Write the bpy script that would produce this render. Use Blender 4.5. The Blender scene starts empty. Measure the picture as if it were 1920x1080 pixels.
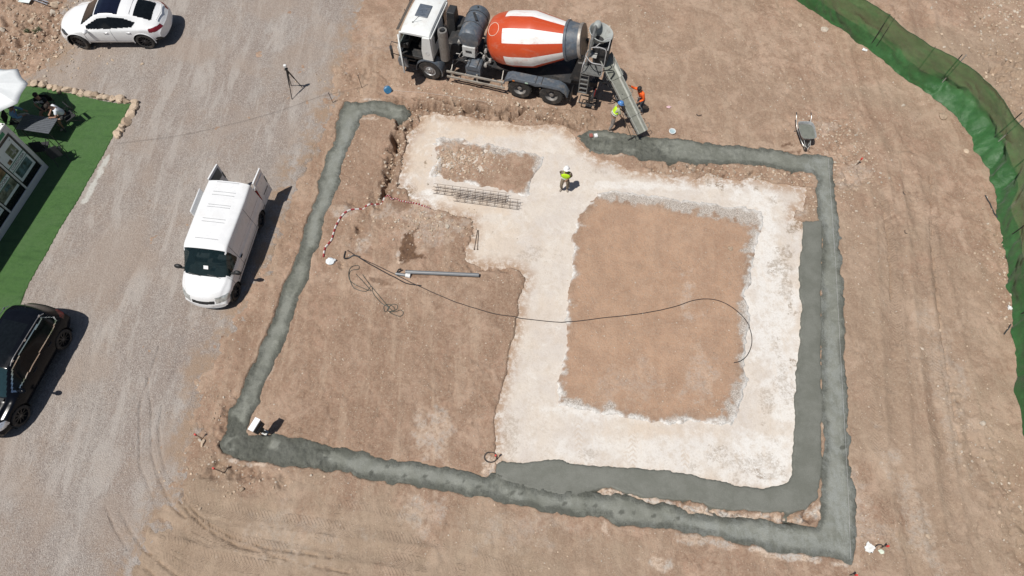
import bpy, math, random
import numpy as np
from mathutils import Vector, Matrix
R = math.radians
sc = bpy.context.scene
COL = sc.collection

# ------------------------------------------------------------------ camera, sky, sun
CAM_H = 22.3
FPX = 1250.0            # focal length in px of a 1920 wide frame
DEP = R(63.5)           # depression of the optical axis
cam_d = bpy.data.cameras.new('camera')
cam = bpy.data.objects.new('camera', cam_d); COL.objects.link(cam)
cam.location = (0, 0, CAM_H); cam.rotation_euler = (R(90) - DEP, 0, 0)
cam_d.lens = 36.0 * FPX / 1920.0; cam_d.sensor_width = 36.0
cam_d.clip_start = 0.1; cam_d.clip_end = 2000
sc.camera = cam

SUN_EL = R(66.5)
SHAD = R(36)                      # direction shadows run on the ground, from +X
sun_az = SHAD + math.pi           # horizontal direction towards the sun
w = bpy.data.worlds.new("World"); sc.world = w; w.use_nodes = True
nt = w.node_tree; nt.nodes.clear()
sky = nt.nodes.new('ShaderNodeTexSky'); sky.sky_type = 'NISHITA'; sky.sun_disc = False
sky.sun_elevation = SUN_EL; sky.sun_rotation = R(90) - sun_az
bg = nt.nodes.new('ShaderNodeBackground'); bg.inputs[1].default_value = 0.055
wo = nt.nodes.new('ShaderNodeOutputWorld')
nt.links.new(sky.outputs[0], bg.inputs[0]); nt.links.new(bg.outputs[0], wo.inputs[0])
sl = bpy.data.lights.new('sun', 'SUN'); sl.energy = 4.9; sl.angle = R(0.53); sl.color = (1.0, 0.955, 0.89)
so = bpy.data.objects.new('sun', sl); COL.objects.link(so)
sdir = Vector((math.cos(sun_az) * math.cos(SUN_EL), math.sin(sun_az) * math.cos(SUN_EL), math.sin(SUN_EL)))
so.rotation_euler = sdir.to_track_quat('Z', 'Y').to_euler(); so.location = (-10, -10, 40)
sc.view_settings.view_transform = 'Standard'; sc.view_settings.look = 'None'
sc.view_settings.exposure = -0.12; sc.view_settings.gamma = 1.0

# ------------------------------------------------------------------ photograph pixel -> point of the site
cD, sD = math.cos(DEP), math.sin(DEP)
def G(px, py, z=0.0):
    u = (px - 960) / FPX; v = (py - 540) / FPX
    d = (u, cD - v * sD, -sD - v * cD)
    t = (z - CAM_H) / d[2]
    return (d[0] * t, d[1] * t)
def GP(pts, z=0.0): return [G(a, b, z) for a, b in pts]

# ------------------------------------------------------------------ materials
def newmat(name):
    m = bpy.data.materials.new(name); m.use_nodes = True
    n = m.node_tree; n.nodes.clear()
    o = n.nodes.new('ShaderNodeOutputMaterial'); b = n.nodes.new('ShaderNodeBsdfPrincipled')
    n.links.new(b.outputs[0], o.inputs[0])
    return m, n, b, o
class N:
    """tiny node helper"""
    def __init__(s, n): s.n = n; s.co = None
    def link(s, a, b): s.n.links.new(a, b)
    def put(s, inp, v):
        if v is None: return
        if hasattr(v, 'is_linked') or hasattr(v, 'links'): s.n.links.new(v, inp)
        else: inp.default_value = v
    def obj(s):
        if s.co is None: s.co = s.n.nodes.new('ShaderNodeTexCoord').outputs['Object']
        return s.co
    def noise(s, scale, det=3, rough=.55, vec=None, dist=0):
        t = s.n.nodes.new('ShaderNodeTexNoise'); t.inputs['Scale'].default_value = scale
        t.inputs['Detail'].default_value = det; t.inputs['Roughness'].default_value = rough
        t.inputs['Distortion'].default_value = dist
        s.link(vec or s.obj(), t.inputs['Vector']); return t.outputs['Fac']
    def vor(s, scale, out='Distance', feat='F1', vec=None):
        t = s.n.nodes.new('ShaderNodeTexVoronoi'); t.feature = feat; t.inputs['Scale'].default_value = scale
        s.link(vec or s.obj(), t.inputs['Vector']); return t.outputs[out]
    def stretch(s, sx, sy, sz, rz=0):
        t = s.n.nodes.new('ShaderNodeMapping'); t.inputs['Scale'].default_value = (sx, sy, sz)
        t.inputs['Rotation'].default_value = (0, 0, rz); s.link(s.obj(), t.inputs['Vector']); return t.outputs[0]
    def math(s, op, a, b=None, c=None, clamp=False):
        t = s.n.nodes.new('ShaderNodeMath'); t.operation = op; t.use_clamp = clamp
        s.put(t.inputs[0], a); s.put(t.inputs[1], b); s.put(t.inputs[2], c); return t.outputs[0]
    def ramp(s, x, lo, hi, a=0.0, b=1.0):
        t = s.n.nodes.new('ShaderNodeMapRange'); s.put(t.inputs[0], x)
        for i, v in enumerate((lo, hi, a, b)): t.inputs[i + 1].default_value = v
        t.interpolation_type = 'SMOOTHSTEP'; return t.outputs[0]
    def mix(s, f, a, b, mode='MIX'):
        t = s.n.nodes.new('ShaderNodeMix'); t.data_type = 'RGBA'; t.blend_type = mode
        s.put(t.inputs[0], f)
        for i, v in ((6, a), (7, b)):
            if isinstance(v, (tuple, list)): v = (v[0], v[1], v[2], 1)
            s.put(t.inputs[i], v)
        return t.outputs[2]
    def attr(s, name):
        t = s.n.nodes.new('ShaderNodeAttribute'); t.attribute_name = name; return t
    def sep(s, v):
        t = s.n.nodes.new('ShaderNodeSeparateXYZ'); s.link(v, t.inputs[0]); return t.outputs
    def bump(s, h, st, dist, nrm=None):
        t = s.n.nodes.new('ShaderNodeBump'); t.inputs['Strength'].default_value = st
        t.inputs['Distance'].default_value = dist; s.link(h, t.inputs['Height'])
        if nrm: s.link(nrm, t.inputs['Normal'])
        return t.outputs[0]
MATS = {}
def M(name, col, rough=.5, metal=0.0, var=.12, scale=9.0, bump=0.0, coat=0.0, dirt=None, spec=.5, trans=0.0):
    """painted / plain surface with procedural wear"""
    if name in MATS: return MATS[name]
    m, n, b, o = newmat(name); h = N(n)
    f = h.noise(scale, 5, .6)
    lo = tuple(c * (1 - var) for c in col); hi = tuple(min(1, c * (1 + var)) for c in col)
    c = h.mix(h.ramp(f, .3, .7), lo, hi)
    if dirt:
        c = h.mix(h.ramp(h.noise(scale * .35, 6, .7), .48, .72, 0, dirt[3]), c, dirt[:3])
    h.put(b.inputs['Base Color'], c)
    b.inputs['Metallic'].default_value = metal
    h.put(b.inputs['Roughness'], h.ramp(f, .2, .8, max(0, rough - .07), min(1, rough + .08)))
    b.inputs['Specular IOR Level'].default_value = spec
    b.inputs['Coat Weight'].default_value = coat; b.inputs['Coat Roughness'].default_value = .05
    if bump: h.put(b.inputs['Normal'], h.bump(h.noise(scale * 6, 4, .6), .5, bump))
    if trans:
        t = n.nodes.new('ShaderNodeBsdfTransparent'); t.inputs[0].default_value = (.8, .86, .85, 1)
        mx = n.nodes.new('ShaderNodeMixShader'); mx.inputs[0].default_value = trans
        h.link(b.outputs[0], mx.inputs[1]); h.link(t.outputs[0], mx.inputs[2]); h.link(mx.outputs[0], o.inputs[0])
    MATS[name] = m; return m

# ------------------------------------------------------------------ object helpers
def tag(o, label=None, cat=None, group=None, kind=None):
    if label: o['label'] = label
    if cat: o['category'] = cat
    if group: o['group'] = group
    if kind: o['kind'] = kind
    return o
def thing(name, label, cat, loc=(0, 0, 0), rz=0.0, group=None):
    o = bpy.data.objects.new(name, None); COL.objects.link(o)
    o.location = loc; o.rotation_euler = (0, 0, rz); o.empty_display_size = .2
    return tag(o, label, cat, group)
def copy_tree(o, parent=None):
    c = o.copy(); COL.objects.link(c); c.parent = parent
    for k in list(o.children): copy_tree(k, c)
    return c
def rotm(rx=0, ry=0, rz=0): return np.array((Matrix.Rotation(rz, 3, 'Z') @ Matrix.Rotation(ry, 3, 'Y') @ Matrix.Rotation(rx, 3, 'X')))
class MB:
    def __init__(s): s.v = []; s.f = []
    def add(s, v, f):
        o = len(s.v); s.v += [tuple(map(float, p)) for p in v]; s.f += [tuple(i + o for i in q) for q in f]; return s
    def box(s, c, d, rot=None, top=1.0, topy=None):
        """centre, full dims; top = scale of the upper face"""
        ty = top if topy is None else topy
        v = np.array([(x * (top if z > 0 else 1), y * (ty if z > 0 else 1), z) for z in (-.5, .5) for x, y in ((-.5, -.5), (.5, -.5), (.5, .5), (-.5, .5))]) * np.array(d)
        if rot is not None: v = v @ np.array(rot).T
        return s.add(v + np.array(c), [(3, 2, 1, 0), (4, 5, 6, 7), (0, 1, 5, 4), (1, 2, 6, 5), (2, 3, 7, 6), (3, 0, 4, 7)])
    def tube(s, pts, r, n=8, caps=True):
        P = [Vector(p) for p in pts]; rs = r if isinstance(r, (list, tuple)) else [r] * len(P)
        v = []; f = []; up = None
        for i, p in enumerate(P):
            a = P[max(i - 1, 0)]; b = P[min(i + 1, len(P) - 1)]; t = (b - a)
            t = t.normalized() if t.length > 1e-9 else Vector((0, 0, 1))
            if up is None: up = Vector((0, 0, 1)) if abs(t.z) < .9 else Vector((1, 0, 0))
            x = t.cross(up)
            if x.length < 1e-6: x = t.orthogonal()
            x.normalize(); y = x.cross(t).normalized(); up = y
            for k in range(n):
                an = 2 * math.pi * k / n
                v.append(p + (x * math.cos(an) + y * math.sin(an)) * rs[i])
        for i in range(len(P) - 1):
            for k in range(n):
                f.append((i * n + k, i * n + (k + 1) % n, (i + 1) * n + (k + 1) % n, (i + 1) * n + k))
        if caps: f.append(tuple(range(n))[::-1]); f.append(tuple((len(P) - 1) * n + k for k in range(n)))
        return s.add(v, f)
    def lathe(s, prof, c=(0, 0, 0), n=24, rot=None, close=False):
        """prof = [(radius, height)], around local z"""
        v = []; f = []; m = len(prof)
        for k in range(n):
            a = 2 * math.pi * k / n
            for r, z in prof: v.append((r * math.cos(a), r * math.sin(a), z))
        for k in range(n):
            k2 = (k + 1) % n
            for i in range(m - 1 + (1 if close else 0)):
                j = (i + 1) % m; f.append((k * m + i, k2 * m + i, k2 * m + j, k * m + j))
        v = np.array(v)
        if rot is not None: v = v @ np.array(rot).T
        return s.add(v + np.array(c), f)
    def prism(s, poly, a, b, axis='y'):
        """poly in the plane across axis, extruded from a to b"""
        n = len(poly); mk = {'y': lambda p, t: (p[0], t, p[1]), 'x': lambda p, t: (t, p[0], p[1]), 'z': lambda p, t: (p[0], p[1], t)}[axis]
        v = [mk(p, a) for p in poly] + [mk(p, b) for p in poly]
        f = [tuple(range(n)), tuple(range(2 * n - 1, n - 1, -1))] + [(i, i + n, (i + 1) % n + n, (i + 1) % n) for i in range(n)]
        return s.add(v, f)
    def ball(s, c, r, n=12, m=8, rot=None):
        rr = np.array(r if isinstance(r, (tuple, list)) else (r, r, r)); v = []; f = []
        for i in range(m + 1):
            t = math.pi * i / m
            for k in range(n):
                a = 2 * math.pi * k / n; v.append((math.sin(t) * math.cos(a), math.sin(t) * math.sin(a), math.cos(t)))
        for i in range(m):
            for k in range(n): f.append((i * n + k, (i + 1) * n + k, (i + 1) * n + (k + 1) % n, i * n + (k + 1) % n))
        v = np.array(v) * rr
        if rot is not None: v = v @ np.array(rot).T
        return s.add(v + np.array(c), f)
    def build(s, name, mat, parent=None, bevel=0.0, smooth=35, recalc=True, loc=None):
        me = bpy.data.meshes.new(name); me.from_pydata(s.v, [], s.f)
        if recalc:
            import bmesh
            bm = bmesh.new(); bm.from_mesh(me); bmesh.ops.remove_doubles(bm, verts=bm.verts, dist=1e-5)
            bmesh.ops.recalc_face_normals(bm, faces=bm.faces); bm.to_mesh(me); bm.free()
        if smooth:
            me.polygons.foreach_set('use_smooth', [True] * len(me.polygons)); me.set_sharp_from_angle(angle=R(smooth))
        me.materials.append(mat)
        o = bpy.data.objects.new(name, me); COL.objects.link(o)
        if parent: o.parent = parent
        if loc: o.location = loc
        if bevel:
            b = o.modifiers.new('bevel', 'BEVEL'); b.width = bevel; b.segments = 2; b.limit_method = 'ANGLE'; b.angle_limit = R(40)
        return o
def text_mb(txt, size, origin, xdir, ydir, depth=0.004):
    """lettering as real mesh, xdir reading direction, ydir up direction"""
    cu = bpy.data.curves.new('lettering', 'FONT'); cu.body = txt; cu.size = size; cu.extrude = depth; cu.align_x = 'CENTER'; cu.align_y = 'CENTER'
    cu.resolution_u = 3
    o = bpy.data.objects.new('lettering', cu); COL.objects.link(o)
    me = bpy.data.meshes.new_from_object(o.evaluated_get(bpy.context.evaluated_depsgraph_get()))
    x = Vector(xdir).normalized(); y = Vector(ydir).normalized(); z = x.cross(y)
    b = MB(); og = Vector(origin)
    b.v = [tuple(og + x * v.co.x + y * v.co.y + z * v.co.z) for v in me.vertices]
    b.f = [tuple(p.vertices) for p in me.polygons]
    bpy.data.objects.remove(o); return b

# ------------------------------------------------------------------ numpy noise and distance
rs = np.random.RandomState(7)
TAB = rs.rand(256, 256)
def vn(x, y, cell, seed=0):
    x = x / cell + seed * 17.31; y = y / cell + seed * 9.77
    xi = np.floor(x).astype(int); yi = np.floor(y).astype(int); fx = x - xi; fy = y - yi
    fx = fx * fx * fx * (fx * (fx * 6 - 15) + 10); fy = fy * fy * fy * (fy * (fy * 6 - 15) + 10)
    a = TAB[xi & 255, yi & 255]; b = TAB[(xi + 1) & 255, yi & 255]; c = TAB[xi & 255, (yi + 1) & 255]; d = TAB[(xi + 1) & 255, (yi + 1) & 255]
    return (a + (b - a) * fx) * (1 - fy) + (c + (d - c) * fx) * fy - .5
def fbm(x, y, cell, octv=3, seed=0, gain=.5):
    s = 0; a = 1.0
    for i in range(octv):
        s = s + a * vn(x * math.cos(i) - y * math.sin(i), x * math.sin(i) + y * math.cos(i), cell / 2 ** i, seed + i * 3); a *= gain
    return s
def sst(x, a, b):
    t = np.clip((x - a) / (b - a), 0, 1); return t * t * (3 - 2 * t)
def rough(x, y, e, seed): return 0
def sdpoly(poly, X, Y, pad=1.5):
    """signed distance, positive inside; -9 far away"""
    P = np.array(poly); out = np.full(X.shape, -9.0)
    m = (X > P[:, 0].min() - pad) & (X < P[:, 0].max() + pad) & (Y > P[:, 1].min() - pad) & (Y < P[:, 1].max() + pad)
    x = X[m]; y = Y[m]; d = np.full(x.shape, 1e9); ins = np.zeros(x.shape, bool)
    for i in range(len(P)):
        ax, ay = P[i]; bx, by = P[(i + 1) % len(P)]
        ex, ey = bx - ax, by - ay; t = np.clip(((x - ax) * ex + (y - ay) * ey) / (ex * ex + ey * ey + 1e-12), 0, 1)
        d = np.minimum(d, (x - ax - ex * t) ** 2 + (y - ay - ey * t) ** 2)
        if ay != by:
            c = ((ay > y) != (by > y)) & (x < (bx - ax) * (y - ay) / (by - ay) + ax); ins ^= c
    out[m] = np.where(ins, np.sqrt(d), -np.sqrt(d)); return out
def dline(pts, X, Y, pad=1.0):
    """distance to an open polyline, arc length along it and signed side offset"""
    P = np.array(pts); D = np.full(X.shape, 9.0); S = np.zeros(X.shape); T = np.zeros(X.shape)
    m = (X > P[:, 0].min() - pad) & (X < P[:, 0].max() + pad) & (Y > P[:, 1].min() - pad) & (Y < P[:, 1].max() + pad)
    x = X[m]; y = Y[m]; d = np.full(x.shape, 81.0); s = np.zeros(x.shape); t_ = np.zeros(x.shape); L = 0
    for i in range(len(P) - 1):
        ax, ay = P[i]; ex, ey = P[i + 1] - P[i]; l = math.hypot(ex, ey)
        t = np.clip(((x - ax) * ex + (y - ay) * ey) / (l * l), 0, 1)
        q = (x - ax - ex * t) ** 2 + (y - ay - ey * t) ** 2; k = q < d
        d = np.where(k, q, d); s = np.where(k, L + t * l, s); t_ = np.where(k, ((x - ax) * ey - (y - ay) * ex) / l, t_); L += l
    D[m] = np.sqrt(d); S[m] = s; T[m] = t_; return D, S, T
def smoothline(pts, n=6):
    P = [np.array(p, float) for p in pts]; out = []
    for i in range(len(P) - 1):
        p0 = P[max(i - 1, 0)]; p1 = P[i]; p2 = P[i + 1]; p3 = P[min(i + 2, len(P) - 1)]
        for k in range(n):
            t = k / n
            out.append(.5 * ((2 * p1) + (-p0 + p2) * t + (2 * p0 - 5 * p1 + 4 * p2 - p3) * t * t + (-p0 + 3 * p1 - 3 * p2 + p3) * t ** 3))
    out.append(P[-1]); return [tuple(p) for p in out]

# ------------------------------------------------------------------ GROUND: one grid, several sheets cut from it
STEP = 0.042
def axis(a, b):
    f = np.arange(a, b, STEP); g = STEP * 1.18 ** np.arange(1, 52); g = np.cumsum(g); g = g[g < 700]
    return np.concatenate([(a - g)[::-1], f, f[-1] + g])
xs = axis(-25.2, 25.2); ys = axis(0.3, 27.8)
X, Y = np.meshgrid(xs, ys)                                   # [iy, ix]
fineX = (xs > -26) & (xs < 26); fineY = (ys > -.5) & (ys < 29)

P_gravel = GP([(2600, -900), (705, -60), (672, 50), (655, 100), (642, 140), (622, 190), (600, 250), (562, 305), (540, 370), (512, 450), (492, 520), (470, 570), (452, 610), (432, 636),
   (401, 686), (389, 724), (367, 780), (360, 843), (357, 880), (343, 902), (330, 918), (317, 946), (306, 980), (296, 1006), (262, 1037), (251, 1058), (248, 1090), (230, 1160)][1:]
   + [(120, 1155), (-900, 1100), (-600, 500), (-200, 280), (0, 190), (46, 150), (82, 124), (114, 95), (118, 60), (128, 10), (140, -40), (160, -90)])
P_lawn = GP([(45, 160), (100, 167), (160, 182), (215, 193), (246, 195), (238, 208), (232, 225), (219, 245), (200, 282), (170, 336), (140, 388), (110, 436), (85, 480), (62, 522), (30, 588), (-10, 660), (-60, 760), (-500, 700), (-260, 380), (-200, 140), (0, 150)])
P_A = GP([(648, 192), (700, 190), (757, 197), (772, 214), (764, 224), (735, 224), (700, 213), (682, 215), (672, 225), (665, 250), (650, 288), (638, 315), (633, 350), (610, 400), (603, 440), (588, 470), (578, 520), (560, 560), (545, 600), (528, 650), (503, 700), (489, 729), (487, 752), (474, 773), (464, 802), (466, 815),
  (511, 818), (575, 827), (604, 836), (648, 843), (662, 850), (692, 850), (703, 859), (735, 860), (744, 866), (794, 869), (823, 875), (855, 879), (872, 885), (910, 892), (932, 893), (963, 905), (1047, 926), (1113, 924), (1172, 934), (1247, 947), (1317, 967), (1409, 976), (1480, 984), (1530, 988), (1544, 972),
  (1545, 822), (1542, 752), (1541, 636), (1541, 519), (1543, 443), (1536, 393), (1531, 355), (1534, 330), (1523, 323), (1495, 319), (1456, 313), (1401, 306), (1346, 305), (1280, 303), (1236, 297), (1205, 299), (1189, 292), (1161, 287), (1125, 286), (1109, 280), (1098, 268), (1084, 255), (1106, 244), (1136, 245),
  (1178, 252), (1219, 259), (1274, 259), (1318, 268), (1374, 273), (1429, 279), (1470, 283), (1495, 291), (1550, 293), (1558, 296), (1561, 327), (1563, 366), (1568, 399), (1574, 443), (1579, 519), (1583, 558), (1581, 636), (1584, 713), (1590, 791), (1594, 869), (1599, 905), (1605, 959), (1603, 1030), (1594, 1052),
  (1530, 1040), (1463, 1032), (1401, 1020), (1338, 1005), (1297, 997), (1255, 990), (1205, 984), (1151, 978), (1143, 970), (1080, 963), (1047, 959), (980, 947), (930, 934), (880, 928), (852, 920), (794, 910), (750, 904), (692, 897), (662, 888), (633, 882), (604, 884), (584, 878), (531, 869), (511, 869), (482, 863), (438, 859), (417, 849), (416, 834),
  (426, 802), (432, 770), (450, 744), (463, 712), (480, 680), (492, 650), (510, 600), (527, 550), (545, 510), (560, 470), (575, 420), (596, 370), (600, 340), (612, 300), (629, 260), (635, 220)])
P_B = GP([(932, 870), (942, 863), (980, 867), (1047, 863), (1130, 874), (1213, 878), (1297, 890), (1338, 899), (1380, 911), (1434, 917), (1455, 913), (1480, 903), (1488, 863), (1489, 822), (1491, 772), (1493, 713), (1503, 636), (1505, 577), (1499, 519), (1501, 480), (1506, 448), (1507, 415), (1542, 412), (1544, 450), (1541, 520), (1541, 640), (1543, 752), (1543, 869), (1538, 900), (1535, 930), (1517, 955),
  (1480, 963), (1434, 959), (1372, 957), (1322, 947), (1288, 938), (1213, 934), (1147, 913), (1113, 920), (1070, 932), (1040, 926), (963, 908), (932, 895)])
P_P = GP([(813, 211), (860, 218), (902, 224), (940, 226), (982, 236), (1024, 233), (1058, 238), (1073, 253), (1089, 272), (1125, 300), (1153, 303), (1180, 319), (1225, 324), (1263, 335), (1285, 327), (1305, 338), (1332, 327), (1360, 335), (1390, 338), (1418, 330), (1456, 344), (1512, 350), (1514, 366), (1506, 393), (1492, 390), (1490, 407), (1503, 415),
  (1524, 430), (1522, 640), (1515, 930), (1430, 935), (1250, 905), (1130, 892), (940, 885), (932, 860), (931, 787), (939, 744), (951, 700), (960, 650), (968, 600), (973, 589), (973, 565), (985, 533), (987, 514), (975, 502), (951, 495), (903, 497), (876, 483), (879, 468), (891, 432), (884, 406), (855, 400), (826, 391), (807, 388), (790, 380), (768, 372), (764, 350), (748, 348), (753, 322), (756, 304), (760, 282), (764, 253), (784, 238), (790, 218)])
P_J1 = GP([(809, 251), (856, 251), (896, 262), (929, 267), (962, 271), (1007, 280), (1023, 289), (1022, 304), (1007, 331), (996, 364), (987, 371), (951, 362), (896, 351), (851, 344), (818, 336), (802, 333), (802, 318), (811, 296), (809, 269)])
P_I1 = GP([(822, 273), (873, 267), (904, 278), (940, 282), (996, 280), (1016, 291), (1007, 318), (991, 367), (962, 364), (929, 356), (884, 344), (851, 340), (816, 333), (808, 318), (816, 296)])
P_J2 = GP([(1117, 355), (1161, 350), (1189, 355), (1236, 363), (1291, 368), (1346, 377), (1401, 382), (1434, 390), (1438, 410), (1420, 499), (1408, 550), (1414, 608), (1405, 647), (1405, 682), (1408, 713), (1388, 772), (1384, 803), (1386, 824), (1360, 803), (1297, 795), (1247, 803), (1172, 790), (1100, 776), (1040, 764), (1042, 700), (1054, 650), (1058, 580), (1064, 520), (1069, 450), (1080, 405), (1100, 375)])
P_I2 = GP([(1105, 388), (1120, 366), (1160, 374), (1240, 385), (1300, 394), (1350, 403), (1390, 413), (1415, 410), (1418, 430), (1408, 480), (1398, 540), (1393, 600), (1396, 640), (1388, 690), (1378, 740), (1374, 788), (1340, 795), (1295, 780), (1240, 795), (1170, 778), (1100, 765), (1046, 752), (1049, 700), (1059, 640), (1063, 580), (1071, 500), (1076, 440), (1086, 410)])

wob = fbm(X, Y, .5, 4, 3) * .16 + fbm(X, Y, .14, 2, 9) * .05
sdG = sdpoly(P_gravel, X, Y, 3) + fbm(X, Y, .9, 4, 5, .7) * .38 + fbm(X, Y, .1, 1, 6) * .12
sdL = sdpoly(P_lawn, X, Y, 2) + fbm(X, Y, .8, 2, 34) * .05
sdA = sdpoly(P_A, X, Y) + wob * .85 + .05
sdB = sdpoly(P_B, X, Y) + wob * .6
sdP = sdpoly(P_P, X, Y) + wob * .65
sdJ = np.maximum(sdpoly(P_J1, X, Y), sdpoly(P_J2, X, Y)) + wob * 1.1 + .05 * fbm(X, Y, .16, 2, 77)
sdI = np.maximum(sdpoly(P_I1, X, Y), sdpoly(P_I2, X, Y)) + wob * 1.3

def blobs(lst, seed, sharp=.25, cell=.5):
    """irregular patches: (px, py, rx, ry in metres, weight[, angle])"""
    o = np.zeros(X.shape); nz = fbm(X, Y, cell, 5, seed, .65)
    for b in lst:
        cx, cy = G(b[0], b[1]); a = R(b[5]) if len(b) > 5 else 0
        k = (abs(X - cx) < 3.2 * max(b[2], b[3])) & (abs(Y - cy) < 3.2 * max(b[2], b[3]))
        dx = (X[k] - cx) * math.cos(a) + (Y[k] - cy) * math.sin(a); dy = -(X[k] - cx) * math.sin(a) + (Y[k] - cy) * math.cos(a)
        d = np.sqrt((dx / b[2]) ** 2 + (dy / b[3]) ** 2) + nz[k] * 1.1
        o[k] = np.maximum(o[k], b[4] * (1 - sst(d, .55, .55 + sharp * 2)))
    return o
chalk = blobs([(700, 190, .5, .12, .9), (655, 235, .1, .4, .5), (690, 222, .5, .1, .6), (440, 863, .25, .1, .8), (485, 872, .5, .12, .9, -8), (1228, 1055, .45, .2, .7), (1140, 1000, .12, .3, .6, 20), (1290, 1015, .25, .1, .6), (1470, 1040, 1.3, .14, .9, -9), (1340, 1018, .8, .14, .6, -9), (1580, 1058, .35, .1, .9, -6),
   (915, 870, .25, .3, 1), (918, 884, .3, .2, .8), (1600, 930, .5, 1.1, .35), (1620, 985, 1.0, .6, .3), (815, 815, .7, .8, .45), (685, 455, .4, .5, .5), (750, 485, .2, .4, .7), (645, 395, .5, .3, .5), (770, 400, 1.2, .5, .35), (790, 380, .5, .25, .6), (820, 430, 1.3, .9, .35), (560, 1000, 1.6, .9, .22), (790, 960, .6, .6, .4), (500, 700, .2, .3, .5), (1530, 240, .9, .5, .3), (1600, 330, .7, .6, .3), (1300, 315, .3, .1, .7), (1500, 395, .3, .3, .5),
   (700, 80, 1.6, 1.0, .2), (1290, 560, .5, .9, .35), (1310, 700, .8, 1.0, .3), (1180, 720, 1.2, .8, .2), (1240, 330, .8, .1, .5), (1160, 290, .4, .1, .6), (1710, 950, .4, 2.0, .35, 8), (960, 1000, 1.6, .5, .22), (1770, 700, .7, 3, .25), (1200, 934, 1.6, .16, 1, -9), (1150, 921, .6, .12, 1), (1340, 962, 1.6, .16, 1, -8), (1470, 974, 1.2, .18, 1, -3), (1530, 965, .35, .35, 1), (1250, 945, .5, .10, 1, -8), (1300, 955, .5, .12, 1, -10), (1440, 968, .5, .12, 1), (1490, 972, .5, .14, 1, -5), (1530, 962, .3, .25, 1), (1380, 968, .2, .06, .8), (1545, 790, .05, .3, .9), (1543, 700, .04, .3, .9), (1541, 540, .04, .4, .8)], 21)
wet = blobs([(768, 460, .3, .8, 1, -8), (775, 480, .45, .2, 1), (1490, 285, .8, .25, .8), (1478, 270, .4, .2, .9), (752, 375, .35, .5, .5), (410, 625, .5, .35, .6, 30), (395, 600, .5, .4, .4), (780, 515, .6, .12, .5), (720, 530, .8, .12, .6, -20), (450, 640, .6, 1.0, .25), (540, 240, .6, .6, .1)], 33, .15)
damp = blobs([(600, 760, 4, 3, .35), (750, 700, 3.5, 3, .35), (1060, 222, 1.6, .45, 1), (900, 206, 3.4, .38, .9, -6), (1010, 215, 1.5, .4, .9, -6), (735, 300, .4, 3.2, .75, -15), (755, 235, .4, .6, .8), (740, 385, 1.2, .25, .6), (660, 300, 1.2, 2.6, .3), (1520, 390, .5, .7, .6), (1350, 318, 3.4, .4, .45, -3), (960, 560, .9, 2.2, .5), (850, 560, 2.5, .8, .35), (870, 440, .7, 1.2, .55), (540, 450, .8, 1.5, .2), (640, 880, 5, .7, .3, -8), (1650, 600, 1.2, 5, .22), (1800, 260, 2, 1.2, .3), (700, 130, 1.5, 1.6, .35), (420, 800, .8, 1, .4), (450, 900, 1.6, .5, .4), (60, 60, 3, 2, .3)], 41, .5, 1.2)
sandy = blobs([(600, 1030, 6.5, 1.3, .9, -6), (330, 1030, 2, 1.6, .9), (1000, 1040, 5, 1.0, .6, -5), (1700, 600, 3, 6, .5), (1780, 900, 3, 4, .6), (1850, 150, 4, 4, .7), (1300, 120, 4, 4, .3)], 47, .6, 1.5)
smooth_i = sst(sdpoly(P_I2, X, Y), -.05, .4)                 # the two levelled islands
slabm = sst(sdP, -.08, .10) * (1 - sst(sdJ, -.06, .06))

# clods, ruts and crack-like banks
amp = 1 - .55 * smooth_i
ridg = 1 - np.abs(fbm(X, Y, .55, 4, 61, .6)) * 2.6
rdg2 = np.abs(fbm(X, Y, .42, 3, 62, .6)); flat_r = 1 - .45 * sandy
base = .10 * fbm(X, Y, 4.0, 2, 1) + amp * flat_r * (.055 * fbm(X, Y, .9, 4, 2, .62) + .026 * fbm(X, Y, .20, 2, 4) - .035 * sst(rdg2, .10, 0) * sst(fbm(X, Y, 1.6, 2, 63), -.1, .3)) + .012 * fbm(X, Y, .11, 1, 44)

cl = blobs([(735, 290, .45, 3.0, 1, -15), (760, 225, .7, .35, 1), (900, 212, 3.6, .28, 1, -6), (1050, 224, 1.4, .35, 1, -12), (1350, 318, 2.8, .25, .9, -4), (1500, 340, .4, .3, .8), (60, 60, 3.4, 2.2, .8), (880, 290, 1.5, .9, .6, -8), (430, 800, .7, .8, .7), (450, 890, 1.8, .3, .7, -5), (700, 385, 1.0, .25, .6), (1590, 320, 1.0, 1.2, .5), (1560, 240, 1.1, .6, .4), (700, 150, 1.2, .6, .3), (1900, 150, 1.2, 3, .8), (1890, 480, .6, 2.0, .4), (1880, 920, .8, 3.5, .35, 8), (885, 440, .35, 1.2, .6, 10), (980, 560, .3, 1.2, .5), (900, 505, 1.4, .18, .6), (1330, 965, 2.6, .3, 1, -9), (1160, 925, 1.2, .2, 1, -8), (1480, 968, 1.0, .3, 1)], 52, .35, .8)
base += cl * (.20 * (ridg - .7) + .15 * fbm(X, Y, .24, 2, 8, .6)) + .12 * blobs([(900, 200, 3.2, .22, 1, -6), (1030, 214, 1.6, .25, 1, -6)], 57, .4, .5)
def groove(px, width, depth, seed, z=None):
    D, S, T = dline(GP(px), X, Y); nz = fbm(X, Y, .25, 2, seed)
    nw = fbm(X, Y, .6, 3, seed + 40) * .22; return -depth * np.clip(1 + nz * 2.6, 0, 1.7) * (1 - sst(np.abs(np.where(D < 2, T, 9) + nw * (width > .065)) + np.maximum(D - np.abs(T), 0) + nz * .10, width * .35, width))
crackL = [(748, 226), (746, 246), (741, 262), (742, 276), (733, 300), (731, 320), (724, 345), (722, 366), (714, 374)]
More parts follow.
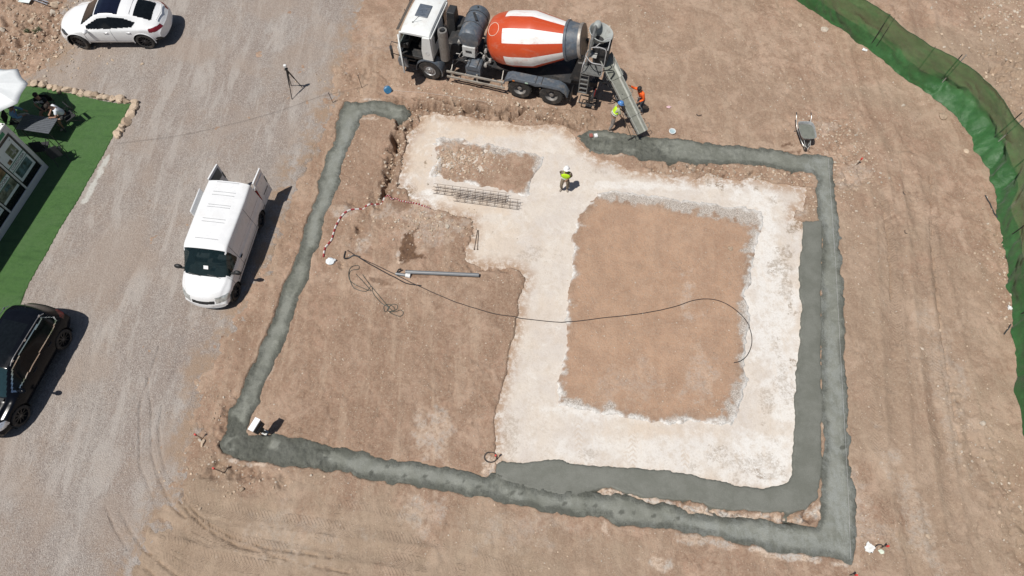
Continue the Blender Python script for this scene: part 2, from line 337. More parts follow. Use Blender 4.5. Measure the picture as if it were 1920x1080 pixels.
base += groove(crackL, .20, .42, 71); base += .10 * np.exp(-((dline(GP([(a + 16, b) for a, b in crackL]), X, Y)[0]) / .25) ** 2) * (.6 + fbm(X, Y, .3, 3, 70) * 1.6)
base += groove([(812, 187), (850, 196), (890, 206), (930, 210), (965, 212), (1003, 204)], .12, .45, 72)
base += groove([(1015, 218), (1040, 228), (1062, 231), (1085, 236)], .13, .5, 73)
base += groove([(770, 205), (800, 200), (860, 214), (900, 218)], .09, .30, 74)
base += groove([(1290, 313), (1330, 322), (1380, 330), (1420, 325)], .09, .25, 76)
base += groove([(1450, 284), (1490, 292), (1555, 293)], .05, .07, 77)
for k, ln in enumerate([[(318, 905), (345, 950), (385, 990), (440, 1022), (560, 1055), (660, 1075)], [(226, 957), (245, 995), (270, 1030), (300, 1055), (340, 1085)], [(198, 950), (215, 990), (240, 1030), (266, 1062), (300, 1085)],
            [(340, 925), (352, 945), (380, 975), (430, 1005), (500, 1028), (620, 1045)], [(295, 885), (308, 918), (325, 950), (350, 972)], [(276, 700), (284, 770), (284, 850), (300, 905)], [(305, 760), (298, 800), (302, 850), (312, 885), (333, 912)], [(1655, 380), (1668, 460), (1672, 560)], [(1745, 330), (1750, 470), (1765, 620), (1800, 830)]]):
    base += groove(ln, .06, .085, 80 + k) * (1 - sst(sdG, 0, .1) * .45)
# soft long ruts of the haul road on the right and lower left
for ln, wd, dp in [([(1640, 300), (1660, 420), (1672, 600), (1690, 900), (1720, 1080)], .35, .03), ([(1700, 300), (1720, 450), (1745, 700), (1790, 1000)], .3, .035), ([(1600, 60), (1640, 200), (1700, 330), (1760, 520), (1840, 900)], .35, .03), ([(1720, 0), (1740, 80), (1780, 130)], .5, .05), ([(1650, 20), (1700, 110)], .5, .05),
                   ([(300, 985), (420, 1010), (560, 1020), (800, 1050)], .3, .035), ([(320, 930), (450, 955), (640, 975), (900, 1020)], .3, .02), ([(1240, 400), (1235, 760)], .2, .01), ([(1330, 430), (1325, 760)], .2, .01)]:
    D, S, T = dline(GP(ln), X, Y); dp *= 1.7; base -= dp * (1 - sst(D, 0, wd)) * (.6 + fbm(X, Y, .6, 2, 99))
    base += dp * .6 * np.exp(-((D - wd * 1.15) / (wd * .3)) ** 2)

isl = -.32 + .30 * sst(sdJ, -.10, .22) + .5 * (base - .02) * sst(sdJ, 0, .3)
zg = base * (1 - slabm * 0)
zg = np.where(sdP > -1, base + (-.32 - base) * sst(sdP, -.10, .10), base)
zg = np.where((sdP > .05) & (sdJ > -.3), np.maximum(zg, isl), zg)
zg = zg - .35 * sst(sdA, .0, .10) - .30 * sst(sdB, 0, .08) * (1 - sst(sdA, 0, .1))
zg = zg - .05 * sst(sdG, .05, .35)
zg = zg - .06 * sst(sdL, .05, .2)
far = (np.abs(X) > 26) | (Y < 0) | (Y > 29)
zg = np.where(far, zg * .6, zg)

# sheets
zP = -.085 + .010 * fbm(X, Y, 2.0, 2, 11) + .004 * fbm(X, Y, .3, 3, 12) - .15 * (1 - sst(sdP, -.16, -.10))
lip = sst(sdA, -.02, .09)
roughA = blobs([(470, 820, 1.5, .9, 1), (560, 850, 2.0, .5, .9), (610, 872, .4, .3, 1), (1150, 268, 2.2, .5, .9), (1210, 290, 1.0, .35, 1), (765, 210, .4, .4, 1), (465, 730, .5, 1.5, .5), (540, 540, .3, 3, .35, -20), (700, 200, 1.2, .3, .5), (1330, 290, 2, .3, .4), (1000, 915, 1.6, .3, .5)], 55, .4)
rimA = 1 - sst(sdA, .05, .26)
zA = -.022 + .018 * lip + .020 * rimA * fbm(X, Y, .16, 3, 91, .75) * 1.8 + .010 * fbm(X, Y, 1.2, 3, 14) + roughA * (.095 * fbm(X, Y, .24, 3, 15, .8)) + .006 * fbm(X, Y, .12, 2, 16) - .30 * (1 - sst(sdA, -.10, .02))
zA += .05 * blobs([(1205, 285, .5, .3, 1), (1175, 268, 1.2, .4, .8)], 56, .5)
zB = .0 + .008 * fbm(X, Y, 1.0, 2, 17) + .003 * fbm(X, Y, .15, 2, 18) - .30 * (1 - sst(sdB, -.08, .03))
zG = .015 + .05 * fbm(X, Y, 4.0, 2, 1) + .012 * vn(X, Y, .06, 19) + .018 * fbm(X, Y, .5, 3, 20) - .04 * sst(-sdG, 0, .25) - .10 * sst(-sdG, .2, .5)
for k, ln in enumerate([[(226, 957), (245, 995), (270, 1030)], [(198, 950), (215, 990), (240, 1030)], [(295, 885), (308, 918), (325, 950)], [(276, 700), (284, 770), (284, 850), (300, 905)], [(305, 760), (298, 800), (302, 850), (312, 885), (333, 912)], [(300, 650), (262, 760), (262, 870), (290, 940)], [(600, 40), (520, 240), (450, 330), (380, 520), (330, 700)], [(520, 40), (300, 420), (180, 640), (120, 860)], [(560, 240), (500, 320)]]):
    D, S, T = dline(GP(ln), X, Y); wd = .06 if k < 6 else .3
    zG -= (.045 if k < 6 else .02) * (1 - sst(D, 0, wd)) * (1 + fbm(X, Y, .3, 2, 5))
zG = zG - .2 * sst(sdL, .1, .2)
zL = .035 + .05 * fbm(X, Y, 4.0, 2, 1) + .01 * fbm(X, Y, .8, 2, 23) - .5 * (1 - sst(sdL, -.03, .0))
ZT = np.maximum.reduce([zg, np.where(sdP > -.1, zP, -1), np.where(sdA > -.05, zA, -1), np.where(sdB > -.05, zB, -1), np.where(sdG > -.3, zG, -1), np.where(sdL > 0, zL, -1)])
def zat(x, y):
    i = min(max(int(np.searchsorted(xs, x)) - 1, 0), len(xs) - 2); j = min(max(int(np.searchsorted(ys, y)) - 1, 0), len(ys) - 2)
    a = (x - xs[i]) / (xs[i + 1] - xs[i]); b = (y - ys[j]) / (ys[j + 1] - ys[j])
    return float((ZT[j, i] * (1 - a) + ZT[j, i + 1] * a) * (1 - b) + (ZT[j + 1, i] * (1 - a) + ZT[j + 1, i + 1] * a) * b)
def sampf(A, x, y):
    return A[min(int(np.searchsorted(ys, y)), len(ys) - 1), min(int(np.searchsorted(xs, x)), len(xs) - 1)]

# tyre marks: arc length, side offset, strength (only the shader draws the lugs)
trkS = np.zeros(X.shape); trkT = np.zeros(X.shape); trkM = np.zeros(X.shape)
def track(px, wd, m):
    global trkS, trkT, trkM
    L = smoothline(GP(px), 4); D, S, T = dline(L, X, Y, .6); mk = m * (1 - sst(D, wd * .7, wd)); n = fbm(X, Y, .9, 3, 31)
    mk = mk * np.clip(.55 + n * 2.0, 0, 1); k = mk > trkM
    trkS = np.where(k, S, trkS); trkT = np.where(k, T + .05 * fbm(X, Y, .5, 2, 36), trkT); trkM = np.where(k, mk, trkM)
for a in [([(335, 965), (430, 1012), (560, 1040), (760, 1085)], .26, .9), ([(350, 930), (460, 965), (620, 990), (820, 1030), (980, 1080)], .26, .7), ([(310, 1010), (400, 1045), (520, 1070)], .24, .9), ([(470, 930), (640, 950), (760, 975)], .24, .6), ([(300, 1045), (370, 1085)], .22, .8), ([(600, 1010), (700, 1040), (860, 1070)], .22, .8),
          ([(1655, 370), (1668, 440), (1676, 520), (1684, 640)], .20, .8), ([(1748, 370), (1752, 450), (1758, 520)], .20, .9), ([(1705, 300), (1716, 420), (1735, 600), (1748, 780), (1790, 960)], .2, .6), ([(1722, 320), (1736, 420), (1752, 580), (1770, 760), (1820, 1000)], .2, .5), ([(1640, 700), (1650, 850), (1665, 1000)], .2, .5),
          ([(1085, 790), (1086, 855)], .16, .55), ([(1185, 810), (1188, 872)], .16, .6), ([(1288, 800), (1285, 878)], .18, .9), ([(1195, 820), (1170, 860)], .14, .5)]: track(*a)

def sheet(name, Z, keep, mat, attrs, label=None, kind='structure', cat=None):
    """keep: vertex mask; faces with any kept vertex stay"""
    k = keep[:-1, :-1] | keep[1:, :-1] | keep[:-1, 1:] | keep[1:, 1:]
    ii = np.arange(X.size).reshape(X.shape)
    q = np.stack([ii[:-1, :-1], ii[:-1, 1:], ii[1:, 1:], ii[1:, :-1]], -1)[k]
    used, inv = np.unique(q, return_inverse=True); q = inv.reshape(-1, 4)
    co = np.stack([X.ravel()[used], Y.ravel()[used], Z.ravel()[used]], -1).astype(np.float32)
    me = bpy.data.meshes.new(name); me.vertices.add(len(co)); me.vertices.foreach_set('co', co.ravel())
    me.loops.add(q.size); me.loops.foreach_set('vertex_index', q.ravel().astype(np.int32))
    me.polygons.add(len(q)); me.polygons.foreach_set('loop_start', np.arange(0, q.size, 4, dtype=np.int32)); me.polygons.foreach_set('loop_total', np.full(len(q), 4, np.int32))
    me.polygons.foreach_set('use_smooth', np.ones(len(q), bool))
    for n, A in attrs.items():
        if isinstance(A, tuple):
            at = me.attributes.new(n, 'FLOAT_VECTOR', 'POINT'); at.data.foreach_set('vector', np.stack([a.ravel()[used] for a in A], -1).astype(np.float32).ravel())
        else:
            at = me.attributes.new(n, 'FLOAT', 'POINT'); at.data.foreach_set('value', A.ravel()[used].astype(np.float32))
    me.update(); me.validate(); me.materials.append(mat)
    o = bpy.data.objects.new(name, me); COL.objects.link(o); o['kind'] = kind
    if label: o['label'] = label
    if cat: o['category'] = cat
    return o

# --- dirt
m, n, b, o = newmat('dirt'); h = N(n)
A = h.sep(h.attr('za').outputs['Vector']); A2 = h.sep(h.attr('zb').outputs['Vector']); TR = h.sep(h.attr('trk').outputs['Vector'])
lowf = h.noise(.35, 4, .6); midf = h.noise(1.25, 6, .65, dist=.6); fine = h.noise(14, 6, .7); grit = h.noise(38, 3, .7)
c = h.mix(h.ramp(lowf, .42, .58), (.375, .242, .175), (.310, .215, .155))
c = h.mix(h.math('MULTIPLY', A2[0], .8), c, (.315, .232, .158))                                     # sandy haul road
c = h.mix(h.ramp(midf, .38, .55, 0, .95), c, (.225, .142, .097))
c = h.mix(h.ramp(h.noise(.55, 7, .72, dist=1.0), .48, .62, 0, .8), c, (.475, .345, .262))
c = h.mix(h.math('MULTIPLY', A[2], .95), c, (.185, .115, .075))            # freshly dug, browner
c = h.mix(h.ramp(h.noise(1.0, 6, .7, h.stretch(1.6, .20, 1, R(4))), .50, .64, 0, .6), c, (.44, .335, .25))   # dusty streaks
c = h.mix(h.ramp(h.noise(3.0, 7, .78, dist=.5), .50, .62, 0, .65), c, (.205, .135, .09))
c = h.mix(h.ramp(h.noise(5.5, 7, .78, dist=.5), .52, .64, 0, .4), c, (.45, .345, .26))
c = h.mix(h.math('MULTIPLY', A2[0], .62), c, h.mix(h.ramp(h.noise(.8, 7, .7, h.stretch(1.5, .3, 1, R(3))), .40, .60), (.285, .222, .160), (.385, .302, .225)))
c = h.mix(.25, c, h.mix(A2[0], (.41, .275, .195), (.365, .285, .21)))
c = h.mix(h.math('MULTIPLY', A2[1], .72), c, h.mix(h.ramp(h.noise(1.3, 6, .7), .4, .6), (.47, .300, .200), (.385, .245, .165)))              # levelled fill
c = h.mix(h.ramp(fine, .42, .62, 0, .4), c, (.42, .32, .24))
c = h.mix(h.ramp(grit, .30, .44, .45, 0), c, (.13, .09, .065))
dens_ = h.ramp(h.noise(.8, 4, .7), .42, .66)
def pebbles(sc_, sel, lo, hi, ch):
    vd = h.vor(sc_, 'Distance'); vs = h.sep(h.vor(sc_, 'Color'))
    return h.math('MULTIPLY', h.ramp(vd, lo, hi, 1, 0), h.math('GREATER_THAN', vs[ch], h.math('SUBTRACT', sel, h.math('MULTIPLY', h.math('MULTIPLY', dens_, h.math('SUBTRACT', 1.0, h.math('MULTIPLY', A2[0], .7))), .13)))), vs
stone, vs = pebbles(7.5, 1.0, .20, .27, 0); st2, vs2 = pebbles(15, .995, .26, .36, 1); st3, vs3 = pebbles(30, .985, .28, .42, 2)
for st_i, v_i in ((st3, vs3), (st2, vs2), (stone, vs)): c = h.mix(h.math('MULTIPLY', st_i, .8), c, h.mix(v_i[2], (.36, .27, .20), (.60, .50, .40)))
c = h.mix(h.math('MULTIPLY', A[0], h.ramp(h.noise(8, 7, .8), .40, .54, .12, 1)), c, h.mix(h.ramp(h.noise(2.5, 3, .5), .4, .6), (.50, .47, .43), (.62, .50, .40)))
c = h.mix(A[1], c, h.mix(h.ramp(h.noise(5, 6, .7), .4, .6), (.17, .100, .06), (.12, .07, .045)))                                       # wet patches
mort = h.mix(h.ramp(h.attr('je').outputs['Fac'], .14, .34), h.mix(h.ramp(h.noise(7, 7, .8), .40, .56), (.50, .48, .45), (.74, .72, .69)), h.mix(h.ramp(h.noise(24, 5, .8), .44, .56), (.30, .26, .225), (.56, .51, .46)))
c = h.mix(h.math('MULTIPLY', A2[2], h.ramp(h.noise(5, 6, .8), .3, .5, .55, 1)), c, mort)
chev = h.math('SINE', h.math('MULTIPLY', h.math('ADD', TR[0], h.math('MULTIPLY', h.math('ABSOLUTE', TR[1]), .8)), 2 * math.pi / .115))
lug = h.math('MULTIPLY', h.ramp(chev, -.1, .5), TR[2])
c = h.mix(h.math('MULTIPLY', lug, .35), c, (.42, .32, .24)); c = h.mix(h.math('MULTIPLY', TR[2], .18), c, (.26, .175, .12))
h.put(b.inputs['Base Color'], c); h.put(b.inputs['Roughness'], h.math('SUBTRACT', .95, h.math('MULTIPLY', A[1], .35))); b.inputs['Specular IOR Level'].default_value = .25
nb = h.bump(h.math('ADD', h.math('MULTIPLY', fine, 1.2), h.math('MULTIPLY', grit, .6)), .9, .035)
nb = h.bump(h.math('ADD', stone, h.math('ADD', st2, st3)), .7, .03, nb); nb = h.bump(lug, .7, .03, nb)
h.put(b.inputs['Normal'], nb); MAT_dirt = m
allv = np.ones(X.shape, bool)
mortar = np.where((sdP > 0) & (sdJ > -.2), 1 - sst(sdI + fbm(X, Y, .5, 4, 33, .7) * .45, -.05, .20), 0)
sheet('ground', zg, allv, MAT_dirt, {'za': (chalk, wet, damp), 'zb': (sandy, smooth_i, mortar), 'trk': (trkS, trkT, trkM), 'je': np.clip(sdJ, -1, 3)}, 'brown stony dirt of the building site')

# --- gravel
m, n, b, o = newmat('gravel'); h = N(n)
ed = h.attr('ed').outputs['Fac']
g1 = h.noise(46, 2, .8); g2 = h.noise(17, 4, .7); vs = h.sep(h.vor(26, 'Color'))
c = h.mix(h.ramp(h.noise(.45, 4, .6, h.stretch(1.6, .5, 1, R(-28))), .35, .65), (.315, .262, .230), (.375, .335, .305))
c = h.mix(h.ramp(h.noise(.8, 5, .65), .45, .7, 0, .6), c, (.34, .26, .205))
c = h.mix(h.ramp(vs[0], .3, 1, 0, .6), c, (.50, .45, .405)); c = h.mix(h.ramp(vs[1], .6, 1, 0, .6), c, (.24, .195, .17))
c = h.mix(h.ramp(g1, .34, .50, .8, 0), c, (.13, .108, .096)); c = h.mix(h.ramp(g1, .56, .74, 0, .55), c, (.58, .53, .48))
c = h.mix(h.ramp(h.noise(.9, 6, .7, h.stretch(1.8, .35, 1, R(-22)), .5), .48, .62, 0, .55), c, (.46, .42, .385)); c = h.mix(h.ramp(h.noise(.28, 3, .5), .50, .62, 0, .5), c, (.36, .29, .24)); c = h.mix(h.attr('wh').outputs['Fac'], c, (.55, .54, .50))
c = h.mix(h.math('MULTIPLY', h.ramp(ed, .1, 1.4, 1, 0), h.ramp(h.noise(1.3, 6, .7), .40, .6)), c, (.34, .245, .175))
h.put(b.inputs['Base Color'], c); b.inputs['Roughness'].default_value = .93; b.inputs['Specular IOR Level'].default_value = .25
h.put(b.inputs['Normal'], h.bump(h.math('ADD', g1, h.math('ADD', g2, h.vor(30, 'Distance'))), .8, .03)); MAT_gravel = m
sheet('gravel_track', zG, (sdG > -.35) & (sdL < .25), MAT_gravel, {'ed': np.clip(sdG, -1, 5), 'wh': (1 - sst(dline(GP([(204, 294), (186, 326), (168, 362), (158, 378)]), X, Y)[0] + fbm(X, Y, .2, 3, 35) * .14, .07, .15)) * .9}, 'grey gravel track beside the footings')

# --- artificial turf
m, n, b, o = newmat('turf'); h = N(n)
c = h.mix(h.ramp(h.noise(5, 5, .7), .35, .65), (.038, .112, .018), (.058, .152, .028)); c = h.mix(h.ramp(h.noise(60, 3, .8), .35, .65), c, (.062, .135, .038))
c = h.mix(h.ramp(h.noise(1.1, 5, .7), .45, .65, 0, .55), c, (.070, .140, .045)); c = h.mix(h.ramp(h.noise(2.2, 5, .8, h.stretch(.3, 1.6, 1, R(25))), .5, .66, 0, .6), c, (.026, .078, .015)); c = h.mix(h.ramp(h.noise(9, 5, .8), .50, .62, 0, .5), c, (.028, .085, .016))
h.put(b.inputs['Base Color'], c); b.inputs['Roughness'].default_value = .8; b.inputs['Sheen Weight'].default_value = .25; b.inputs['Specular IOR Level'].default_value = .2
h.put(b.inputs['Normal'], h.bump(h.noise(70, 3, .8), .8, .03)); 
sheet('lawn', zL, sdL > -.05, m, {}, 'bright green artificial turf in front of the cabin')

# --- blinding slab
m, n, b, o = newmat('blinding_concrete'); h = N(n); TR = h.sep(h.attr('trk').outputs['Vector']); ed = h.attr('ed').outputs['Fac']; A = h.sep(h.attr('za').outputs['Vector'])
c = h.mix(h.ramp(h.noise(.6, 4, .6), .35, .65), (.60, .54, .475), (.55, .50, .455)); c = h.mix(h.math('MULTIPLY', A[0], .8), c, (.57, .455, .345)); c = h.mix(h.math('MULTIPLY', A[1], .9), c, (.72, .71, .685))
c = h.mix(h.ramp(h.noise(3.5, 6, .7), .46, .68, 0, .6), c, (.50, .43, .36)); c = h.mix(h.ramp(h.noise(1.5, 7, .75, dist=.6), .50, .66, 0, .6), c, (.66, .62, .57)); c = h.mix(h.ramp(h.noise(16, 5, .75), .50, .64, 0, .35), c, (.44, .385, .33))
c = h.mix(h.ramp(h.noise(1.2, 5, .6, h.stretch(3, .6, 1)), .55, .75, 0, .35), c, (.57, .47, .37))
c = h.mix(h.math('MULTIPLY', h.ramp(ed, .0, .55, 1, 0), h.ramp(h.noise(4, 6, .78), .36, .58, 0, .95)), c, (.36, .25, .175))
c = h.mix(h.math('MULTIPLY', A[2], h.ramp(h.noise(8, 7, .82), .42, .58)), c, (.22, .16, .105))
chev = h.math('ADD', h.math('SINE', h.math('MULTIPLY', h.math('SUBTRACT', TR[0], h.math('MULTIPLY', h.math('ABSOLUTE', TR[1]), .9)), 2 * math.pi / .17)), h.math('MULTIPLY', h.math('SUBTRACT', h.noise(9, 5, .8), .5), 4.5))
c = h.mix(h.math('MULTIPLY', h.math('MULTIPLY', h.ramp(chev, .0, .6), TR[2]), .6), c, (.46, .36, .27))
h.put(b.inputs['Base Color'], c); b.inputs['Roughness'].default_value = .85; b.inputs['Specular IOR Level'].default_value = .3
h.put(b.inputs['Normal'], h.bump(h.noise(7, 8, .78), .7, .035))
tanm = blobs([(880, 235, 3.0, .5, .8, -5), (790, 290, .5, 1.2, .7), (860, 380, 1.6, .35, .7, -8), (930, 460, 1.0, .9, .45), (820, 360, 1, .3, .6), (1240, 810, 1.5, .25, .5), (1010, 600, .7, .8, .3)], 63, .6)
whm = blobs([(780, 370, .7, .35, 1), (755, 335, .3, .3, .8), (800, 385, .5, .2, 1), (1460, 600, .8, 6, .7), (1300, 850, 4, .5, .5), (1250, 345, 3, .2, .6), (1440, 870, 1, 1, .8), (1080, 770, 1, .3, .6)], 64, .5)
spot = blobs([(1470, 700, .4, 1.6, .35), (1380, 870, 1.6, .5, .35, -8), (1440, 760, .3, .6, .4), (1000, 480, .8, .5, .3), (960, 820, .3, .7, .3), (1100, 850, .6, .2, .35), (1490, 420, .5, .5, .7), (1486, 577, .34, .36, 1), (1484, 676, .26, .24, .9), (1465, 500, .5, .5, .55), (1478, 545, .3, .8, .4), (1475, 470, .3, .3, .6), (1440, 860, .5, .5, .35), (1425, 890, .18, .15, .8), (1380, 345, .8, .12, .5), (1460, 365, .6, .3, .45), (1120, 320, .5, .2, .3), (1350, 842, .2, .15, .5), (770, 355, .3, .3, .5), (1430, 850, .1, .1, .5), (1350, 345, .25, .2, .9), (1330, 340, .1, .2, .6), (1420, 350, .14, .14, .7), (798, 306, .08, .28, .9, 5), (1420, 880, .08, .08, .8), (1480, 500, .3, .2, .5), (1470, 395, .25, .2, .5), (1330, 835, .1, .05, .6), (760, 355, .25, .35, .9)], 65, .12)
sheet('blinding_slab', zP, (sdP > -.18), m, {'ed': np.clip(sdP, -1, 5), 'za': (tanm, whm, spot), 'trk': (trkS, trkT, trkM)}, 'pale dusty blinding concrete slab')

# --- fresh footing concrete
def concrete(name, lo, hi, streak, rimk=1.0):
    m, n, b, o = newmat(name); h = N(n); ed = h.attr('ed').outputs['Fac']; A = h.sep(h.attr('za').outputs['Vector'])
    c = h.mix(h.ramp(h.noise(1.1, 6, .7), .38, .62), lo, hi)
    c = h.mix(h.math('MULTIPLY', h.ramp(h.math('ADD', ed, h.math('MULTIPLY', h.noise(3.2, 6, .75), .62)), .36, .56, 1, 0), .62 * rimk), c, tuple(x * .60 for x in lo))
    c = h.mix(h.math('MULTIPLY', h.ramp(h.noise(1.8, 7, .75), .50, .64), streak), c, tuple(min(1, x * 1.35) for x in hi))
    c = h.mix(h.math('MULTIPLY', A[1], h.ramp(h.noise(3.2, 8, .8, h.stretch(1, .5, 1)), .42, .58, .1, .85)), c, (.275, .290, .272))
    c = h.mix(h.math('MULTIPLY', A[0], .45), c, tuple(x * .66 for x in lo)); c = h.mix(A[2], c, tuple(x * .5 for x in lo))
    c = h.mix(h.ramp(h.noise(34, 5, .8), .38, .60, .35, 0), c, tuple(x * .6 for x in lo))
    h.put(b.inputs['Base Color'], c); h.put(b.inputs['Roughness'], h.ramp(h.noise(3, 3, .6), .3, .7, .5, .72)); b.inputs['Specular IOR Level'].default_value = .35
    nb = h.bump(h.noise(30, 4, .75), .35, .010)
    t = n.nodes.new('ShaderNodeBump'); t.inputs['Distance'].default_value = .10; h.link(h.noise(13, 5, .8), t.inputs['Height']); h.link(nb, t.inputs['Normal']); h.put(t.inputs['Strength'], h.math('MAXIMUM', A[0], h.ramp(ed, .10, .36, .9 * rimk, .14)))
    h.put(b.inputs['Normal'], t.outputs[0]); return m
dry = blobs([(1560, 420, .35, 3.2, .9), (1565, 700, .35, 5, .9), (1570, 930, .4, 3, 1), (1545, 320, .6, .35, 1), (1450, 1008, 2.6, .35, .8, -7), (650, 270, .35, 1.5, .7, -15), (620, 360, .3, 2, .5, -15), (1000, 925, 2.5, .2, .35, -8), (820, 890, 3, .22, .35, -8), (1530, 310, .5, .3, .9)], 66, .6)
prints = blobs([(x, y, .10, .06, .9, 20) for x, y in ((668, 858), (697, 886), (760, 892), (795, 893), (838, 905), (895, 913), (960, 925), (977, 926), (1060, 945), (1095, 946), (1117, 948), (1165, 960), (1190, 962), (1225, 967), (1270, 972), (726, 875), (870, 902), (1580, 840))] + [(1585, 305, .05, .05, 0)], 67, .3, .12)
brownb = None
sheet('outer_footing', zA, sdA > -.12, concrete('fresh_concrete', (.162, .169, .142), (.225, .232, .203), .5), {'ed': sdA, 'za': (roughA, dry, prints)}, 'fresh grey concrete footing ring')
sheet('inner_footing', zB, (sdB > -.10) & (sdA < .12), concrete('smooth_concrete', (.142, .147, .126), (.180, .185, .163), .08, .25), {'ed': sdB, 'za': (roughA * .4, dry * 0, prints * .0)}, 'smooth dark grey inner concrete footing')
del sdG

# ------------------------------------------------------------------ shared materials
black = M('black_plastic', (.018, .019, .02), .5, scale=6)
tyre_m = M('tyre_rubber', (.03, .029, .028), .85, var=.3, scale=7, bump=.004, dirt=(.20, .16, .125, .5))
steel = M('weathered_steel', (.30, .30, .29), .5, .5, scale=12, dirt=(.16, .13, .11, .6))
galv = M('galvanised_steel', (.50, .51, .50), .42, .6, scale=14, dirt=(.32, .29, .25, .4))
rebar_m = M('rusty_rebar', (.15, .11, .085), .8, .2, var=.35, scale=20)
chrome = M('chrome', (.75, .75, .75), .12, 1.0, var=.04)
red_m = M('red_paint', (.55, .045, .035), .55)
white_pl = M('white_plastic', (.74, .75, .75), .45, var=.05, dirt=(.5, .46, .40, .4))
rim_m = M('dark_alloy', (.085, .085, .09), .32, .8)
carglass = M('dark_car_glass', (.006, .008, .010), .06, spec=.2, var=.2)
skin_m = M('brown_skin', (.22, .125, .08), .55, var=.1)

# ------------------------------------------------------------------ vehicles
def curve(kn, x, sm=.06):
    k = np.array(kn, float); xx = np.linspace(-6, 6, 2401); v = np.interp(xx, k[:, 0], k[:, 1])
    n = max(1, int(sm / .005)); w_ = np.hanning(2 * n + 3); w_ /= w_.sum(); v = np.convolve(np.pad(v, (n + 1, n + 1), 'edge'), w_, 'valid')
    return np.interp(x, xx, v)
def inpoly(poly, x, y):
    P = np.array(poly); ins = np.zeros(x.shape, bool)
    for i in range(len(P)):
        ax, ay = P[i]; bx, by = P[(i + 1) % len(P)]
        if ay != by: ins ^= ((ay > y) != (by > y)) & (x < (bx - ax) * (y - ay) / (by - ay) + ax)
    return ins
def car_shell(root, spec, parts, body_name, body_mat, nx=440, nv=176):
    """lofted body; parts = list of (name, material, test(x,y,z,ny,nz)); every test takes its faces out of the body"""
    x0, x1 = spec['x']
    e = (1 - np.cos(np.linspace(0, math.pi, nx))) / 2; xx = x0 + (x1 - x0) * (e * .35 + np.linspace(0, 1, nx) * .65)
    c = {k: curve(spec[k], xx, spec.get('sm', .07)) for k in ('zt', 'zb', 'w', 'wr', 'ze', 'zs')}
    ring = []
    for i in range(nx):
        w_, zb, zs, ze, wr, zt = (c[k][i] for k in ('w', 'zb', 'zs', 'ze', 'wr', 'zt'))
        cp = [(0, zb), (w_ * .86, zb), (w_ * .955, zb + .10), (w_ * .985, zb + .35 * (zs - zb)), (w_ * 1.0, zb + .62 * (zs - zb)), (w_ * .985, zs - .05), (w_ * .95, zs + .02), (wr + .01, ze - .03), (wr * .93, ze + .4 * (zt - ze)), (wr * .6, ze + .85 * (zt - ze)), (0, zt)]
        for _ in range(2):
            q = [cp[0]]
            for a, b_ in zip(cp[:-1], cp[1:]):
                q += [(a[0] * .75 + b_[0] * .25, a[1] * .75 + b_[1] * .25), (a[0] * .25 + b_[0] * .75, a[1] * .25 + b_[1] * .75)]
            q.append(cp[-1]); cp = q
        cp = np.array(cp); s = np.concatenate([[0], np.cumsum(np.hypot(*np.diff(cp, axis=0).T))]); t = np.linspace(0, s[-1], nv // 2 + 1)
        hy = np.interp(t, s, cp[:, 0]); hz = np.interp(t, s, cp[:, 1])
        ring.append(np.concatenate([np.stack([hy, hz], 1), np.stack([-hy[-2:0:-1], hz[-2:0:-1]], 1)]))
    Rg = np.array(ring); nvv = Rg.shape[1]
    V = np.concatenate([np.repeat(xx[:, None], nvv, 1)[..., None], Rg], -1)
    # rounded nose and tail: pull x by |y| and height
    yn = np.abs(V[..., 1]) / spec['W']; 
    if 'bow' in spec:
        bf, br = spec['bow']
        V[..., 0] -= bf * yn ** 2.2 * sst(V[..., 0], x1 - 1.1, x1) ; V[..., 0] += br * yn ** 2.2 * sst(-V[..., 0], -x0 - 1.1, -x0)
    if 'shape' in spec: V = spec['shape'](V)
    ii = np.arange(nx * nvv).reshape(nx, nvv); jj = np.roll(ii, -1, 1)
    F = np.stack([ii[:-1], jj[:-1], jj[1:], ii[1:]], -1).reshape(-1, 4); VV = V.reshape(-1, 3)
    cen = VV[F].mean(1); nrm = np.cross(VV[F[:, 2]] - VV[F[:, 0]], VV[F[:, 3]] - VV[F[:, 1]]); nrm /= np.linalg.norm(nrm, axis=1)[:, None] + 1e-9
    left = np.ones(len(F), bool)
    for wx, wr_ in spec['arch']:
        left &= ~(((cen[:, 0] - wx) ** 2 + (cen[:, 2] - wr_) ** 2 < (wr_ + .055) ** 2) & (np.abs(cen[:, 1]) > .45))
    def emit(name, mat, faces, caps=False):
        u, inv = np.unique(faces, return_inverse=True)
        b_ = MB(); b_.v = [tuple(p) for p in VV[u]]; b_.f = [tuple(f) for f in inv.reshape(-1, 4)]
        if caps:
            for i in (0, nx - 1):
                base = len(b_.v); b_.v += [tuple(p) for p in V[i]]; b_.f.append(tuple(range(base, base + nvv)))
        return b_.build(name, mat, root, smooth=40)
    for name, mat, test in parts:
        k = left & test(cen[:, 0], cen[:, 1], cen[:, 2], nrm[:, 1], nrm[:, 2])
        if k.any():
            if (np.abs(cen[k, 1]) < .3).any(): emit(name, mat, F[k])
            else:
                for kk in (k & (cen[:, 1] > 0), k & (cen[:, 1] < 0)):
                    if kk.any(): emit(name, mat, F[kk])
            left &= ~k
    emit(body_name, body_mat, F[left], True)
    return V
